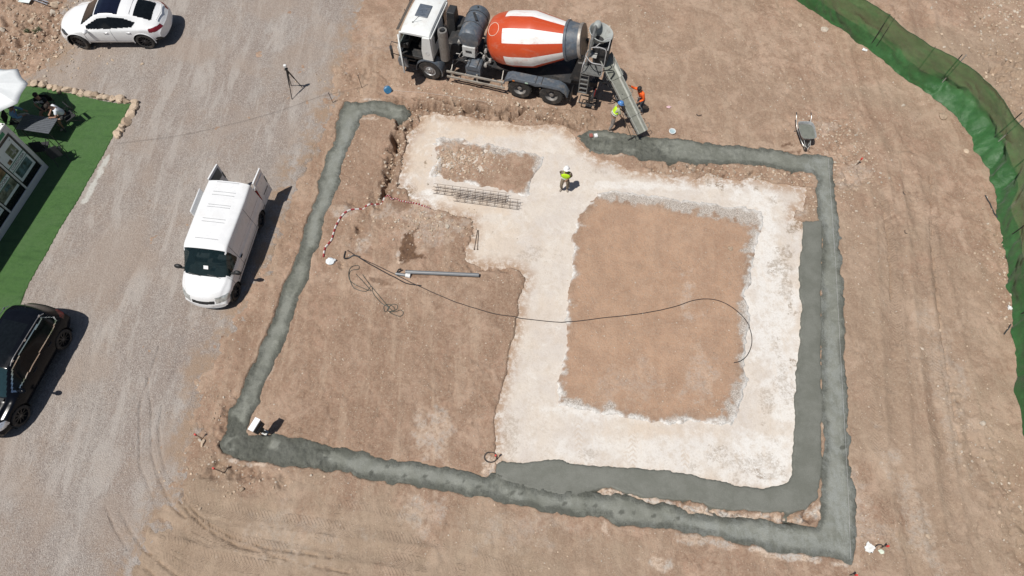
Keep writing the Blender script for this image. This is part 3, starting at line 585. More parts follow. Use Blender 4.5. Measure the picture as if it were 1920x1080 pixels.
def arch_wells(root, spec, y0=.50):
    for wx, r in spec['arch']:
        for s in (-1, 1):
            b = MB(); rr = r + .06; pts = [(wx + rr * math.cos(a), r + rr * math.sin(a)) for a in np.linspace(-.5, math.pi + .5, 15)]
            for p, q in zip(pts[:-1], pts[1:]):
                b.add([(p[0], s * y0, p[1]), (q[0], s * y0, q[1]), (q[0], s * (spec['W'] - .05), q[1]), (p[0], s * (spec['W'] - .05), p[1])], [(0, 1, 2, 3)])
            b.add([(p[0], s * y0, p[1]) for p in pts], [tuple(range(len(pts)))])
            b.build('wheel_arch', black, root)
def wheel(root, x, y, r, wid, spokes=5, rim=None, rimr=.68, turn=0, twin=False):
    """y = outer face; outer side away from the car"""
    s = 1 if y > 0 else -1; rot = rotm(R(-90) * s, 0, turn); o = MB()
    p = [(r * rimr, 0), (r * .93, 0), (r * .985, -.02), (r, -.06), (r, -wid + .06), (r * .985, -wid + .02), (r * .93, -wid), (r * rimr, -wid)]
    t = MB().lathe(p, (0, 0, 0), 32, rot, True)
    tw = t.build('wheel', tyre_m, root, loc=(x, y, r))
    b = MB().lathe([(0, -.05), (r * .16, -.045), (r * .2, -.075), (r * .24, -.10), (r * rimr * .97, -.10), (r * rimr, -.01), (r * rimr * 1.04, -.005), (r * rimr * 1.04, -.2), (0, -.2)], (0, 0, 0), 32, rot)
    k = MB()
    for i in range(spokes):
        a = 2 * math.pi * i / spokes
        q = MB().box((r * rimr * .55, 0, -.055), (r * rimr * .9, r * .11, .04), topy=.6)
        v = np.array(q.v) @ rotm(0, 0, a).T @ rot.T; k.add(v, q.f)
    k.v += []; hub = MB().lathe([(0, -.02), (r * .12, -.025), (r * .18, -.06)], n=16, rot=rot)
    k.add(hub.v, hub.f)
    d = b.build('rim', M('rim_dark', (.02, .02, .022), .5), tw); k.build('spokes', rim or rim_m, tw)
    return tw
def lines(root, name, mat, segs, r=.006):
    for s in segs: MB().tube(s, r, 5).build(name, mat, root)
def mirror_surf(V, x, z, side=1):
    """body surface y for given x, z (greenhouse or side)"""
    i = int(np.argmin(np.abs(V[:, V.shape[1] // 4, 0] - x))); r_ = V[i]; k = r_[:, 1] * side > .3
    q = r_[k]; j = int(np.argmin(np.abs(q[:, 2] - z))); return q[j, 1]
def surf_line(V, pts, side=1, off=.004):
    return [(x, mirror_surf(V, x, z, side) + side * off, z) for x, z in pts]
def dens(pts, n=8):
    out = []
    for a, b in zip(pts[:-1], pts[1:]):
        for k in range(n): out.append((a[0] + (b[0] - a[0]) * k / n, a[1] + (b[1] - a[1]) * k / n))
    return out + [pts[-1]]

# --- white van (box-sided, rear doors open)
def white_van():
    loc = (-10.80, 12.40); z0 = zat(*loc)
    root = thing('van', 'white delivery van with both rear doors swung open on the gravel', 'van', (loc[0], loc[1], .03), R(-97.1))
    paint = M('white_van_paint', (.74, .75, .76), .28, coat=.4, var=.03, scale=3, dirt=(.60, .57, .52, .25))
    gl = M('van_glass', (.010, .022, .024), .06, trans=.35, var=.2)
    spec = dict(x=(-2.22, 2.28), W=.95, bow=(.30, .05), sm=.10, arch=[(1.52, .34), (-1.62, .34)],
        zt=[(-2.4, 1.88), (.45, 1.90), (.62, 1.86), (1.32, 1.20), (1.45, 1.10), (1.95, .98), (2.15, .86), (2.22, .70), (2.28, .55)],
        ze=[(-2.4, 1.81), (.45, 1.83), (.62, 1.78), (1.32, 1.14), (1.45, 1.04), (1.95, .92), (2.15, .80), (2.22, .66), (2.28, .52)],
        zs=[(-2.4, 1.02), (.8, 1.02), (1.3, .98), (1.6, .90), (2.1, .76), (2.22, .60), (2.28, .48)],
        zb=[(-2.4, .30), (-1, .24), (1.2, .24), (2.0, .25), (2.28, .32)],
        w=[(-2.4, .93), (-2.1, .95), (1.2, .95), (1.8, .93), (2.1, .86), (2.28, .78)],
        wr=[(-2.4, .80), (-1.5, .83), (.45, .80), (.9, .78), (1.35, .80), (1.6, .78), (2.1, .66), (2.28, .58)])
    ws = [(.62, -.74), (1.36, -.74), (1.36, .74), (.62, .74)]
    sw = [(.50, 1.16), (.62, 1.70), (.88, 1.66), (1.30, 1.16), (1.28, 1.06), (.52, 1.10)]
    gr = lambda x, y, z, ny, nz: (x > 1.9) & (np.abs(y) < .42) & (z > .60) & (z < .72)
    parts = [('windscreen', gl, lambda x, y, z, ny, nz: (x > .66) & (x < 1.40) & (np.abs(y) < .735 + (x - .66) * .02) & (nz > .3) & (z > 1.13)),
        ('side_window', gl, lambda x, y, z, ny, nz: inpoly(sw, x, z) & (y > .5)),
        ('side_window', gl, lambda x, y, z, ny, nz: inpoly(sw, x, z) & (y < -.5)),
        ('grille', black, gr),
        ('headlight', M('lamp_glass', (.45, .47, .46), .12, .3, var=.3), lambda x, y, z, ny, nz: (x > 1.78) & (y > .46) & (z > .60) & (z < .84 - (np.abs(y) - .46) * .1) & (x + np.abs(y) * .8 > 2.38)),
        ('headlight', M('lamp_glass', (.45, .47, .46), .12, .3, var=.3), lambda x, y, z, ny, nz: (x > 1.78) & (y < -.46) & (z > .60) & (z < .84) & (x + np.abs(y) * .8 > 2.38)),
        ('bumper', M('grey_bumper', (.10, .10, .105), .6), lambda x, y, z, ny, nz: (z < .36)),
        ('rub_strip', black, lambda x, y, z, ny, nz: (z > .50) & (z < .56) & (np.abs(y) > .85) & (x > -2.2) & (x < 1.1)),
        ('rear_shade', M('load_bay_shade', (.05, .05, .05), .8), lambda x, y, z, ny, nz: (x < -2.215) & (z > .35))]
    V = car_shell(root, spec, parts, 'body', paint); arch_wells(root, spec)
    # solid dark panel colouring in the open back's shade; dashboard and seats seen through the glass
    MB().box((-2.21, 0, 1.08), (.05, 1.52, 1.34)).build('load_shade_panel', M('load_bay_shade', (.05, .05, .05), .8), root)
    s = MB().box((1.18, 0, 1.0), (.5, 1.45, .12)).box((.9, .1, 1.05), (.15, 1.4, .1)); s.build('dashboard', M('dash_grey', (.06, .065, .065), .7), root, bevel=.03)
    for y in (-.42, .38):
        MB().box((.35, y, .95), (.5, .5, .16)).box((.1, y, 1.25), (.16, .5, .6)).box((.08, y, 1.6), (.12, .26, .2)).build('seat', M('seat_cloth', (.13, .14, .15), .9), root, bevel=.04)
    MB().lathe([(.17, 0), (.185, .015), (.2, 0), (.185, -.015)], (.82, .38, 1.12), 20, rotm(0, R(-50), 0), True).build('steering_wheel', black, root)
    # roof pressings and rain gutters
    b = MB()
    def zt(x): return float(curve(spec['zt'], np.array([x]), .1)[0])
    for xa, xb in ((-2.15, -1.72), (-1.58, -1.15), (-1.05, -.55), (-.42, .28)):
        for x in (xa, xb): b.tube([(x, y, zt(x) - .004 - abs(y) ** 3 * .05) for y in np.linspace(-.42, .42, 9)], .011, 5)
    for y in (-.46, .46, -.66, .66): b.tube([(x, y, zt(x) - .010 - abs(y) ** 3 * .16) for x in np.linspace(-2.1, .3, 12)], .010, 5)
    b.build('roof_rib', M('rib_shadow_grey', (.36, .37, .38), .5), root)
    # shut lines
    sm = M('shut_line', (.10, .10, .11), .6)
    segs = []
    for sd in (1, -1):
        for xx in (.45, 1.36 if sd > 0 else 1.36, -1.12): segs.append(surf_line(V, dens([(xx, .45), (xx - .02, 1.10 if xx > 1 else 1.76)]), sd))
    segs.append(surf_line(V, dens([(.45, 1.15), (-2.1, 1.15)], 14), 1, -.003))
    lines(root, 'shut_line', sm, segs, .006)
    MB().box((.33, mirror_surf(V, .33, .95) + .02, .95), (.16, .03, .05)).build('door_handle', black, root, bevel=.01)
    for s in (1, -1):
        mr = MB().ball((1.12, s * 1.10, 1.12), (.08, .15, .11), 12, 8); mr.box((1.14, s * .93, 1.08), (.07, .18, .05)); mr.build('mirror', black, root)
    for y in (.55, -.15): MB().tube([(1.42, y, 1.15), (1.36, y - .45, 1.20)], .009, 5).build('wiper', black, root)
    MB().box((2.03, 0, .77), (.09, .09, .012), rotm(0, R(20), 0)).build('badge', chrome, root, bevel=.004)
    MB().lathe([(.085, 0), (.095, .006), (.105, 0), (.095, -.006)], (2.20, 0, .66), 20, rotm(0, R(80), 0), True).build('badge', chrome, root)
    MB().box((2.24, 0, .43), (.02, .52, .11)).build('number_plate', white_pl, root)
    MB().box((1.17, .06, 1.385), (.13, .17, .006), rotm(0, R(43), 0)).build('windscreen_paper', white_pl, root)
    tl = M('red_lamp', (.30, .02, .02), .2)
    for s in (1, -1): MB().box((-2.225, s * .87, 1.1), (.04, .10, .6)).build('tail_light', tl, root, bevel=.02)
    for x in (1.52, -1.62):
        for s in (1, -1): wheel(root, x, s * .90, .34, .22, 8, M('steel_rim', (.12, .12, .125), .4, .6))
    # rear doors, hinged at the corners and swung back
    def door(side, ang):
        d = MB().box((.40, 0, 0), (.78, .06, 1.42), top=.93).box((.40, -.035 * side, .25), (.6, .02, .5))
        o = d.build('rear_door', paint, root, bevel=.02, loc=(-2.24, side * .86, 1.08)); o.rotation_euler = (R(4) * 0, 0, ang)
        MB().box((.40, .034 * side, .36), (.56, .012, .46)).build('inner_panel', M('door_inner', (.16, .17, .165), .6), o, bevel=.01)
        MB().box((.74, 0, .05), (.06, .09, .34)).build('latch', M('door_inner', (.16, .17, .165), .6), o, bevel=.01)
        for z in (-.45, 0, .45): MB().box((-.02, 0, z), (.10, .05, .05)).build('hinge', paint, o)
        return o
    d1 = door(1, R(177)); door(-1, R(172))
    b = MB(); rng = random.Random(4); x = .24
    while x < .66:
        w_ = rng.uniform(.016, .034); b.box((x, -.032, -.28), (w_, .004, .07)); x += w_ + .014
    b.build('door_lettering', M('dark_grey_print', (.06, .06, .07), .6), d1)
    # sliding side door run back along the far side
    sdm = MB().box((0, 0, 0), (1.05, .06, 1.28), rotm(R(4), 0, 0)); sd = sdm.build('sliding_door', paint, root, bevel=.03, loc=(-1.35, -1.02, 1.10))
    MB().box((0, -.036, .32), (.8, .012, .42), rotm(R(4), 0, 0)).build('door_window', carglass, sd, bevel=.02)
    return root
white_van()

# --- black estate-like off-roader
def black_suv():
    loc = (-17.02, 7.70)
    root = thing('suv', 'black SUV with silver roof rails parked beside the green turf', 'car', (loc[0], loc[1], .03), R(-102.4))
    paint = M('black_car_paint', (.004, .005, .008), .18, coat=.06, var=.2, scale=3, spec=.14)
    spec = dict(x=(-2.32, 2.32), W=.95, bow=(.34, .16), sm=.10, arch=[(1.41, .38), (-1.41, .38)],
        zt=[(-2.33, .95), (-2.20, 1.12), (-1.98, 1.52), (-1.7, 1.66), (-.2, 1.71), (.25, 1.66), (1.02, 1.17), (1.18, 1.10), (1.9, 1.0), (2.2, .86), (2.32, .62)],
        ze=[(-2.33, .88), (-2.20, 1.04), (-1.98, 1.44), (-1.7, 1.58), (-.2, 1.63), (.25, 1.58), (1.02, 1.10), (1.18, 1.03), (1.9, .93), (2.2, .80), (2.32, .58)],
        zs=[(-2.33, .80), (-2.15, .98), (-1.5, 1.02), (.9, .98), (1.3, .94), (1.9, .86), (2.2, .72), (2.32, .50)],
        zb=[(-2.33, .40), (-2.1, .30), (-1, .25), (1.2, .25), (2.1, .26), (2.32, .34)],
        w=[(-2.33, .84), (-2.0, .92), (-1.5, .95), (1.3, .95), (1.9, .92), (2.2, .84), (2.32, .74)],
        wr=[(-2.33, .66), (-1.9, .64), (-.2, .68), (.25, .66), (1.05, .74), (1.3, .74), (2.0, .66), (2.32, .54)])
    sw = [(-1.88, 1.20), (-1.70, 1.50), (-.3, 1.56), (.18, 1.50), (.78, 1.14), (.74, 1.06), (-1.8, 1.10)]
    tw = [(-1.92, 1.17), (-1.72, 1.53), (-.3, 1.59), (.2, 1.53), (.86, 1.13), (.78, 1.03), (-1.84, 1.07)]
    parts = [('windscreen', M('suv_screen', (.012, .03, .036), .06, spec=.6), lambda x, y, z, ny, nz: (x > .24) & (x < 1.06) & (np.abs(y) < .60 + (x - .24) * .10) & (nz > .3) & (z > 1.12)),
        ('sunroof', carglass, lambda x, y, z, ny, nz: (x > -1.35) & (x < .12) & (np.abs(y) < .46) & (nz > .8) & (z > 1.5)),
        ('rear_window', carglass, lambda x, y, z, ny, nz: (x < -1.96) & (np.abs(y) < .56) & (z > 1.12) & (z < 1.5)),
        ('side_window', carglass, lambda x, y, z, ny, nz: inpoly(sw, x, z) & (y > .5)),
        ('side_window', carglass, lambda x, y, z, ny, nz: inpoly(sw, x, z) & (y < -.5)),
        ('window_trim', chrome, lambda x, y, z, ny, nz: inpoly(tw, x, z) & (np.abs(y) > .5) & ~((x > -1.7) & (x < .1) & (z > 1.3) & (z < 1.5))),
        ('sill_strip', chrome, lambda x, y, z, ny, nz: (z > .335) & (z < .36) & (x > -1.0) & (x < 1.0) & (np.abs(y) > .8)),
        ('headlight', M('clear_lamp', (.55, .57, .6), .08, .6, var=.3), lambda x, y, z, ny, nz: (x > 1.72) & (np.abs(y) > .48) & (z > .66) & (z < .86)),
        ('grille', M('grille_chrome', (.2, .2, .21), .25, .8), lambda x, y, z, ny, nz: (x > 2.0) & (np.abs(y) < .44) & (z > .50) & (z < .76)),
        ('tail_light', M('dark_red_lamp', (.10, .008, .008), .1), lambda x, y, z, ny, nz: (x < -2.0) & (np.abs(y) > .52) & (z > .86) & (z < 1.02))]
    V = car_shell(root, spec, parts, 'body', paint); arch_wells(root, spec)
    for s in (1, -1):
        b = MB().tube([(x, s * (.655 + .0 * x), float(curve(spec['ze'], np.array([x]), .1)[0]) + (.075 if -1.75 < x < .0 else .03)) for x in np.linspace(-1.85, .12, 14)], .013, 8)
        for x in (-1.7, -.8, -.05): b.box((x, s * .655, 1.65), (.08, .02, .06))
        b.build('roof_rail', M('satin_rail', (.6, .6, .6), .25, .9), root)
        MB().ball((.72, s * 1.08, 1.10), (.09, .14, .09), 12, 8).box((.74, s * .93, 1.04), (.06, .2, .04)).build('mirror', paint, root)
        for x in (-.08, -1.02): MB().box((x, s * (abs(mirror_surf(V, x, .90, s)) + .015), .90), (.20, .03, .03)).build('door_handle', paint, root, bevel=.01)
    sm = M('shut_line_dark', (.001, .001, .001), .6)
    lines(root, 'shut_line', sm, [surf_line(V, dens([(.98, .4), (.96, 1.0)]), s) for s in (1, -1)] + [surf_line(V, dens([(-.12, .4), (-.14, 1.05)]), s) for s in (1, -1)] + [surf_line(V, dens([(-1.05, .62), (-1.0, 1.05)]), s) for s in (1, -1)], .005)
    MB().box((1.75, 0, 1.035), (.10, .10, .01)).build('badge', chrome, root)
    MB().tube([(-1.9, 0, 1.60), (-2.0, 0, 1.72)], .012).build('antenna', black, root)
    MB().box((1.14, 0, 1.12), (.10, 1.3, .02)).tube([(1.10, .5, 1.13), (.98, .0, 1.21)], .008, 5).build('wiper', black, root)
    for x in (1.41, -1.41):
        for s in (1, -1): wheel(root, x, s * .93, .375, .25, 10, M('grey_alloy', (.10, .10, .10), .3, .8), .70)
black_suv()

# --- white coupe-roofed off-roader
def white_suv():
    loc = (-17.95, 24.22)
    root = thing('suv', 'white coupe-style SUV with black glass roof, its wheels turned', 'car', (loc[0], loc[1], .03), R(180.5))
    paint = M('white_car_paint', (.80, .81, .82), .22, coat=.6, var=.02, scale=3)
    spec = dict(x=(-2.45, 2.42), W=1.0, bow=(.42, .26), sm=.12, arch=[(1.50, .40), (-1.46, .40)],
        zt=[(-2.46, .86), (-2.36, 1.06), (-2.22, 1.16), (-1.75, 1.38), (-1.0, 1.60), (-.3, 1.70), (.05, 1.68), (.35, 1.60), (1.02, 1.20), (1.2, 1.12), (1.9, 1.02), (2.25, .88), (2.42, .62)],
        ze=[(-2.46, .80), (-2.36, 1.0), (-2.22, 1.09), (-1.75, 1.30), (-1.0, 1.52), (-.3, 1.62), (.05, 1.60), (.35, 1.52), (1.02, 1.13), (1.2, 1.05), (1.9, .95), (2.25, .82), (2.42, .58)],
        zs=[(-2.46, .74), (-2.3, .98), (-1.6, 1.06), (.9, 1.00), (1.3, .96), (1.9, .88), (2.25, .74), (2.42, .50)],
        zb=[(-2.46, .46), (-2.3, .36), (-1, .27), (1.2, .27), (2.1, .26), (2.42, .34)],
        w=[(-2.46, .86), (-2.2, .94), (-1.5, 1.0), (1.4, 1.0), (2.0, .96), (2.3, .86), (2.42, .76)],
        wr=[(-2.46, .72), (-2.2, .68), (-1.5, .60), (-.2, .66), (.3, .65), (1.05, .76), (1.3, .78), (2.0, .70), (2.42, .56)])
    sw = [(-1.38, 1.27), (-.95, 1.44), (-.3, 1.53), (.15, 1.49), (.84, 1.16), (.82, 1.07), (-1.2, 1.14)]
    cowl = 0
    parts = [('windscreen', carglass, lambda x, y, z, ny, nz: (x > .36) & (x < 1.10) & (np.abs(y) < .60 + (x - .36) * .12) & (nz > .3) & (z > 1.12)),
        ('glass_roof', M('navy_glass_roof', (.006, .008, .02), .08, spec=.6), lambda x, y, z, ny, nz: (x > -.72) & (x < .31) & (np.abs(y) < .58) & (nz > .7)),
        ('rear_window', carglass, lambda x, y, z, ny, nz: inpoly([(-2.02, -.50), (-1.95, -.56), (-1.32, -.53), (-1.32, .53), (-1.95, .56), (-2.02, .50)], x, y) & (nz > .3) & (z > 1.1)),
        ('side_window', carglass, lambda x, y, z, ny, nz: inpoly(sw, x, z) & (y > .5)),
        ('side_window', carglass, lambda x, y, z, ny, nz: inpoly(sw, x, z) & (y < -.5)),
        ('headlight', M('smoked_lamp', (.06, .07, .08), .08, .4, var=.3), lambda x, y, z, ny, nz: (x > 1.75) & (np.abs(y) > .56) & (z > .70) & (z < .84)),
        ('grille', black, lambda x, y, z, ny, nz: (x > 2.0) & (np.abs(y) < .5) & (z > .42) & (z < .78)),
        ('tail_light', M('ruby_lamp', (.16, .012, .02), .1), lambda x, y, z, ny, nz: (x < -1.86) & (np.abs(y) > .50) & (z > .88) & (z < 1.02 + (np.abs(y) - .5) * .06)),
        ('rear_diffuser', black, lambda x, y, z, ny, nz: (x < -2.0) & (z < .60)),
        ('sill', M('grey_sill', (.35, .35, .35), .4), lambda x, y, z, ny, nz: (z < .33) & (x > -1.1) & (x < 1.1))]
    V = car_shell(root, spec, parts, 'body', paint); arch_wells(root, spec)
    for s in (1, -1):
        MB().ball((.80, s * 1.12, 1.12), (.10, .13, .09), 12, 8).box((.82, s * .97, 1.06), (.06, .16, .04)).build('mirror', paint, root)
        for x in (.02, -.98): MB().box((x, s * (abs(mirror_surf(V, x, .93, s)) + .012), .93), (.20, .035, .04)).build('door_handle', M('satin_handle', (.6, .6, .62), .3, .5), root, bevel=.012)
        for x in (1.50, -1.46):
            MB().tube([(x + .475 * math.cos(a), s * (.965 + .02 * math.sin(a)), .40 + .475 * math.sin(a)) for a in np.linspace(-.15, math.pi + .15, 22)], .022, 6).build('arch_trim', paint, root)
    sm = M('shut_line_light', (.20, .20, .21), .6)
    lines(root, 'shut_line', sm, [surf_line(V, dens([(1.02, .4), (1.0, 1.02)]), s) for s in (1, -1)] + [surf_line(V, dens([(-.25, .4), (-.22, 1.08)]), s) for s in (1, -1)] + [surf_line(V, dens([(.95, .5), (-.9, .48)]), s, .002) for s in (1, -1)], .006)
    MB().box((-1.18, 0, float(curve(spec['zt'], np.array([-1.18]), .1)[0])), (.012, 1.04, .006), rotm(0, R(-16), 0)).build('hatch_line', sm, root)
    MB().tube([(-2.22, -.5, 1.19), (-2.30, 0, 1.19), (-2.22, .5, 1.19)], .022, 6).build('spoiler', paint, root)
    for x in (1.50, -1.46):
        for s in (1, -1): wheel(root, x, s * .985, .395, .27, 12, M('gloss_dark_alloy', (.05, .05, .055), .25, .7), .72, R(-14) if x > 0 else 0)
white_suv()

# ------------------------------------------------------------------ concrete mixer truck
TL = (1.31, 21.33); TA = R(164.7)
tf = (math.cos(TA), math.sin(TA)); tl_ = (-tf[1], tf[0])
def Tw(x, y, z=0): return (TL[0] + tf[0] * x + tl_[0] * y, TL[1] + tf[1] * x + tl_[1] * y, z)
def mixer_truck():
    T = thing('mixer_truck', 'concrete mixer truck with orange and white drum pouring down its chute', 'truck', (TL[0], TL[1], .03), TA)
    bluegrey = M('blue_grey_paint', (.085, .105, .13), .45, var=.15, dirt=(.26, .23, .20, .6))
    cabw = M('cab_white', (.72, .74, .73), .35, coat=.3, var=.03, dirt=(.55, .50, .44, .4))
    dk = M('chassis_black', (.025, .026, .028), .6, dirt=(.12, .10, .085, .5))
    grey = M('chute_grey', (.33, .34, .31), .5, .1, dirt=(.30, .28, .25, .7))
    for s in (1, -1): MB().box((1.2, s * .42, .86), (7.4, .10, .26)).build('chassis_rail', dk, T, bevel=.01)
    b = MB()
    for x in (-2.3, -1.6, 0, 1.6, 2.6, 3.8, 4.6): b.box((x, 0, .84), (.12, .8, .16))
    b.box((1.2, 0, .99), (5.2, 1.5, .05)); b.build('deck_frame', dk, T)
    # axles and wheels
    for x, y0 in ((4.75, .9), (.70, .62), (-.70, .62)): MB().tube([(x, -1.0, .52), (x, 1.0, .52)], .09, 10).build('axle', dk, T)
    trim = M('truck_rim', (.22, .21, .20), .6, .3, dirt=(.30, .26, .22, .6))
    def twheel(x, y, r=.52, wd=.31, front=False):
        s = 1 if y > 0 else -1; rot = rotm(R(-90) * s)
        t = MB().lathe([(r * .55, 0), (r * .9, 0), (r * .97, -.03), (r, -.07), (r, -wd + .06), (r * .97, -wd + .02), (r * .55, -wd)], n=36, rot=rot, close=True)
        for i in range(24):
            a = 2 * math.pi * i / 24; t.box((r * 1.0 * math.cos(a), -s * wd / 2, r * 1.0 * math.sin(a)), (.03, wd * .8, .02), rotm(0, -a, 0))
        tw = t.build('wheel', tyre_m, T, loc=(x, y, r))
        if front: pr = [(0, .01), (r * .16, .01), (r * .20, -.02), (r * .30, -.02), (r * .36, -.05), (r * .5, -.06), (r * .56, -.01), (r * .56, -.2)]
        else: pr = [(0, -.05), (r * .16, -.05), (r * .2, -.09), (r * .22, -.17), (r * .40, -.19), (r * .52, -.06), (r * .56, -.005), (r * .56, -.2)]
        b = MB().lathe(pr, n=32, rot=rot)
        for i in range(10):
            a = 2 * math.pi * i / 10; b.ball(tuple(np.array((r * .27 * math.cos(a), r * .27 * math.sin(a), -.015 if front else -.17)) @ rot.T), .018, 6, 4)
        b.build('rim', trim if not front else M('front_rim', (.34, .34, .34), .5, .5), tw)
    for s in (1, -1):
        twheel(4.75, s * 1.22, front=True)
        for x in (.70, -.70): twheel(x, s * 1.22); twheel(x, s * .88)
    # rear mudguards
    for s in (1, -1):
        prof = [(1.42, .70), (1.30, 1.02), (1.10, 1.13), (-.95, 1.13), (-1.22, 1.00), (-1.42, .66), (-1.38, .64), (-1.18, .96), (-.93, 1.08), (1.08, 1.08), (1.26, .98), (1.38, .69)]
        mg = MB().prism(prof, s * .84, s * 1.26, 'y'); mg.prism([(1.32, .84), (1.25, 1.07), (-1.12, 1.07), (-1.33, .80), (-1.20, .86), (-1.05, .98), (-.25, .98), (0, .92), (.25, .98), (1.05, .98), (1.2, .90)], s * 1.235, s * 1.262, 'y')
        g_ = mg.build('mudguard', bluegrey, T, bevel=.01)
        for x in (-.05, .2): MB().box((x - .2, s * 1.05, 1.135), (.03, .42, .012)).build('mudguard_strap', dk, g_)
        MB().box((.95, s * 1.27, 1.02), (.10, .015, .05)).build('marker_lamp', M('amber_lamp', (.5, .15, .02), .4), g_)
        MB().box((.38, s * 1.27, 1.03), (.13, .012, .05)).build('marker_plate', M('pale_green_plate', (.45, .62, .50), .5), g_)
    # side guard rails with fuel tank and boxes
    for s in (1, -1):
        b = MB()
        for z in (.40, .70): b.box((2.66, s * 1.20, z), (2.60, .05, .085))
        for x in (1.5, 2.6, 3.75): b.box((x, s * 1.16, .58), (.07, .05, .46))
        for x in (1.5, 3.75): b.tube([(x, s * 1.16, .75), (x + .05, s * .55, .98)], .022, 6)
        b.build('side_guard', M('guard_aluminium', (.42, .40, .36), .5, .4, dirt=(.30, .25, .2, .6)), T)
    MB().prism([(2.45 + 0, .62), (2.45, 1.08), (2.52, 1.16), (2.78, 1.20), (3.05, 1.16), (3.12, 1.08), (3.12, .62)], .55, 1.12, 'y').build('fuel_tank', bluegrey, T, bevel=.03)
    b = MB().box((2.60, .84, 1.195), (.03, .6, .012)).box((2.96, .84, 1.19), (.03, .6, .012)).box((2.78, 1.13, .95), (.5, .01, .02)); b.build('tank_strap', dk, T)
    gb = MB().box((3.05, .52, 1.55), (.56, .45, .52), topy=.9).build('control_cabinet', M('cabinet_grey', (.50, .51, .50), .5, dirt=(.3, .28, .25, .6)), T, bevel=.02)
    MB().box((3.05, .752, 1.60), (.26, .01, .09)).build('cabinet_vent', dk, gb)
    # water tank across the frame
    wt = MB().lathe([(0, -.90), (.20, -.89), (.41, -.84), (.48, -.74), (.48, -.27), (.495, -.25), (.48, -.23), (.48, .23), (.495, .25), (.48, .27), (.48, .74), (.41, .84), (.20, .89), (0, .90)], (3.05, -.20, 2.10), 32, rotm(R(90)))
    wt = wt.build('water_tank', bluegrey, T)
    b = MB()
    for y in (-.62, .05): b.tube([(3.05 + .49 * math.cos(a), y, 2.10 + .49 * math.sin(a)) for a in np.linspace(-.6, math.pi + .6, 20)], .014, 6)
    b.box((3.0, -.25, 2.60), (.10, .5, .03), rotm(0, 0, R(30))); b.tube([(3.05, -.85, 2.56), (3.05, -.8, 2.66)], .03, 8); b.build('tank_strap', dk, wt)
    b = MB()
    for y in (-.8, .4): b.box((3.22, y, 1.35), (.12, .08, .75)).tube([(3.5, y, 1.0), (3.3, y, 1.8)], .03, 6)
    b.build('tank_stand', dk, T)
    # engine bay, pumps and pipework between cab and drum
    MB().box((3.85, -.1, 1.25), (.7, 1.3, .55), top=.8).build('engine_cover', dk, T, bevel=.03)
    MB().box((2.35, 0, 1.35), (.5, .8, .7), top=.8).tube([(2.5, 0, 1.9), (2.1, 0, 1.8)], .28, 16).build('drum_gearbox', dk, T, bevel=.03)
    pipe = M('pipe_grey', (.38, .37, .35), .5, .3); rng = random.Random(11)
    for i in range(16):
        x = rng.uniform(2.1, 3.7); y = rng.uniform(.2, 1.05); z = rng.uniform(1.0, 1.5); p = [(x, y, z)]
        for k in range(3): p.append((p[-1][0] + rng.uniform(-.22, .22), min(1.12, p[-1][1] + rng.uniform(-.15, .2)), max(.95, min(1.75, p[-1][2] + rng.uniform(-.25, .25)))))
        MB().tube(smoothline(p, 4), rng.choice((.014, .02, .03)), 6).build('hydraulic_hose', pipe if i % 2 else dk, T)
    for i, (x, y, z) in enumerate(((2.42, .62, 1.35), (2.30, .80, 1.1), (2.38, .45, 1.55), (2.15, .62, 1.22), (3.50, .40, 1.75), (3.62, .25, 1.55))):
        MB().tube([(x, y - .08, z), (x, y + .08, z)], .07, 10).box((x, y, z + .07), (.08, .08, .06)).build('valve', pipe, T, bevel=.01)
    # exhaust stack and intake
    b = MB().tube([(4.05, .93, 1.15), (4.05, .93, 2.50)], .21, 20, False).tube([(4.05, .93, 2.50), (4.05, .93, 2.66)], [.21, .19], 20, False).tube([(4.05, .93, 1.15), (4.05, .93, 1.1)], [.21, .05], 20)
    b.lathe([(.19, 2.66), (.12, 2.665), (.09, 2.60), (.09, 2.4), (0, 2.4)], (4.05, .93, 0), 20); ex = b.build('exhaust_stack', M('heat_shield', (.23, .22, .205), .55, .4, dirt=(.12, .10, .09, .5)), T)
    MB().tube([(4.05, .93, 2.50), (4.02, .93, 2.73)], .075, 14).build('tail_pipe', dk, ex)
    MB().box((4.15, -.60, 1.75), (.42, .62, 1.35), top=.8).lathe([(.33, -.2), (.36, -.1), (.36, .25), (.2, .32), (0, .33)], (3.95, -.78, 1.45), 20).build('air_intake', dk, T, bevel=.03)
    # ---- cab
    MB().box((5.28, 0, 1.08), (1.62, 2.34, .16)).build('cab_floor', dk, T, bevel=.02)
    roofp = [(4.56, 2.33), (4.60, 2.42), (4.75, 2.47), (5.55, 2.47), (5.78, 2.42), (5.90, 2.30), (5.84, 2.27), (4.60, 2.27)]
    rf = MB()
    n_ = 14
    for i in range(n_ + 1):
        y = -1.14 + 2.28 * i / n_; k = 1 - .045 * (abs(y) / 1.14) ** 4; rf.v += [(p[0] - (.05 * (abs(y) / 1.14) ** 3 if p[0] > 5.5 else 0), y, 2.27 + (p[1] - 2.27) * (1 - .55 * (abs(y) / 1.14) ** 6)) for p in roofp]
    m_ = len(roofp)
    for i in range(n_):
        for j in range(m_): rf.f.append((i * m_ + j, (i + 1) * m_ + j, (i + 1) * m_ + (j + 1) % m_, i * m_ + (j + 1) % m_))
    rf.f += [tuple(range(m_)), tuple(n_ * m_ + j for j in range(m_))[::-1]]
    rf = rf.build('cab_roof', cabw, T)
    MB().box((5.22, -.12, 2.48), (.56, .74, .05)).build('roof_hatch', M('tinted_hatch', (.10, .12, .15), .3, dirt=(.25, .24, .22, .4)), rf, bevel=.05)
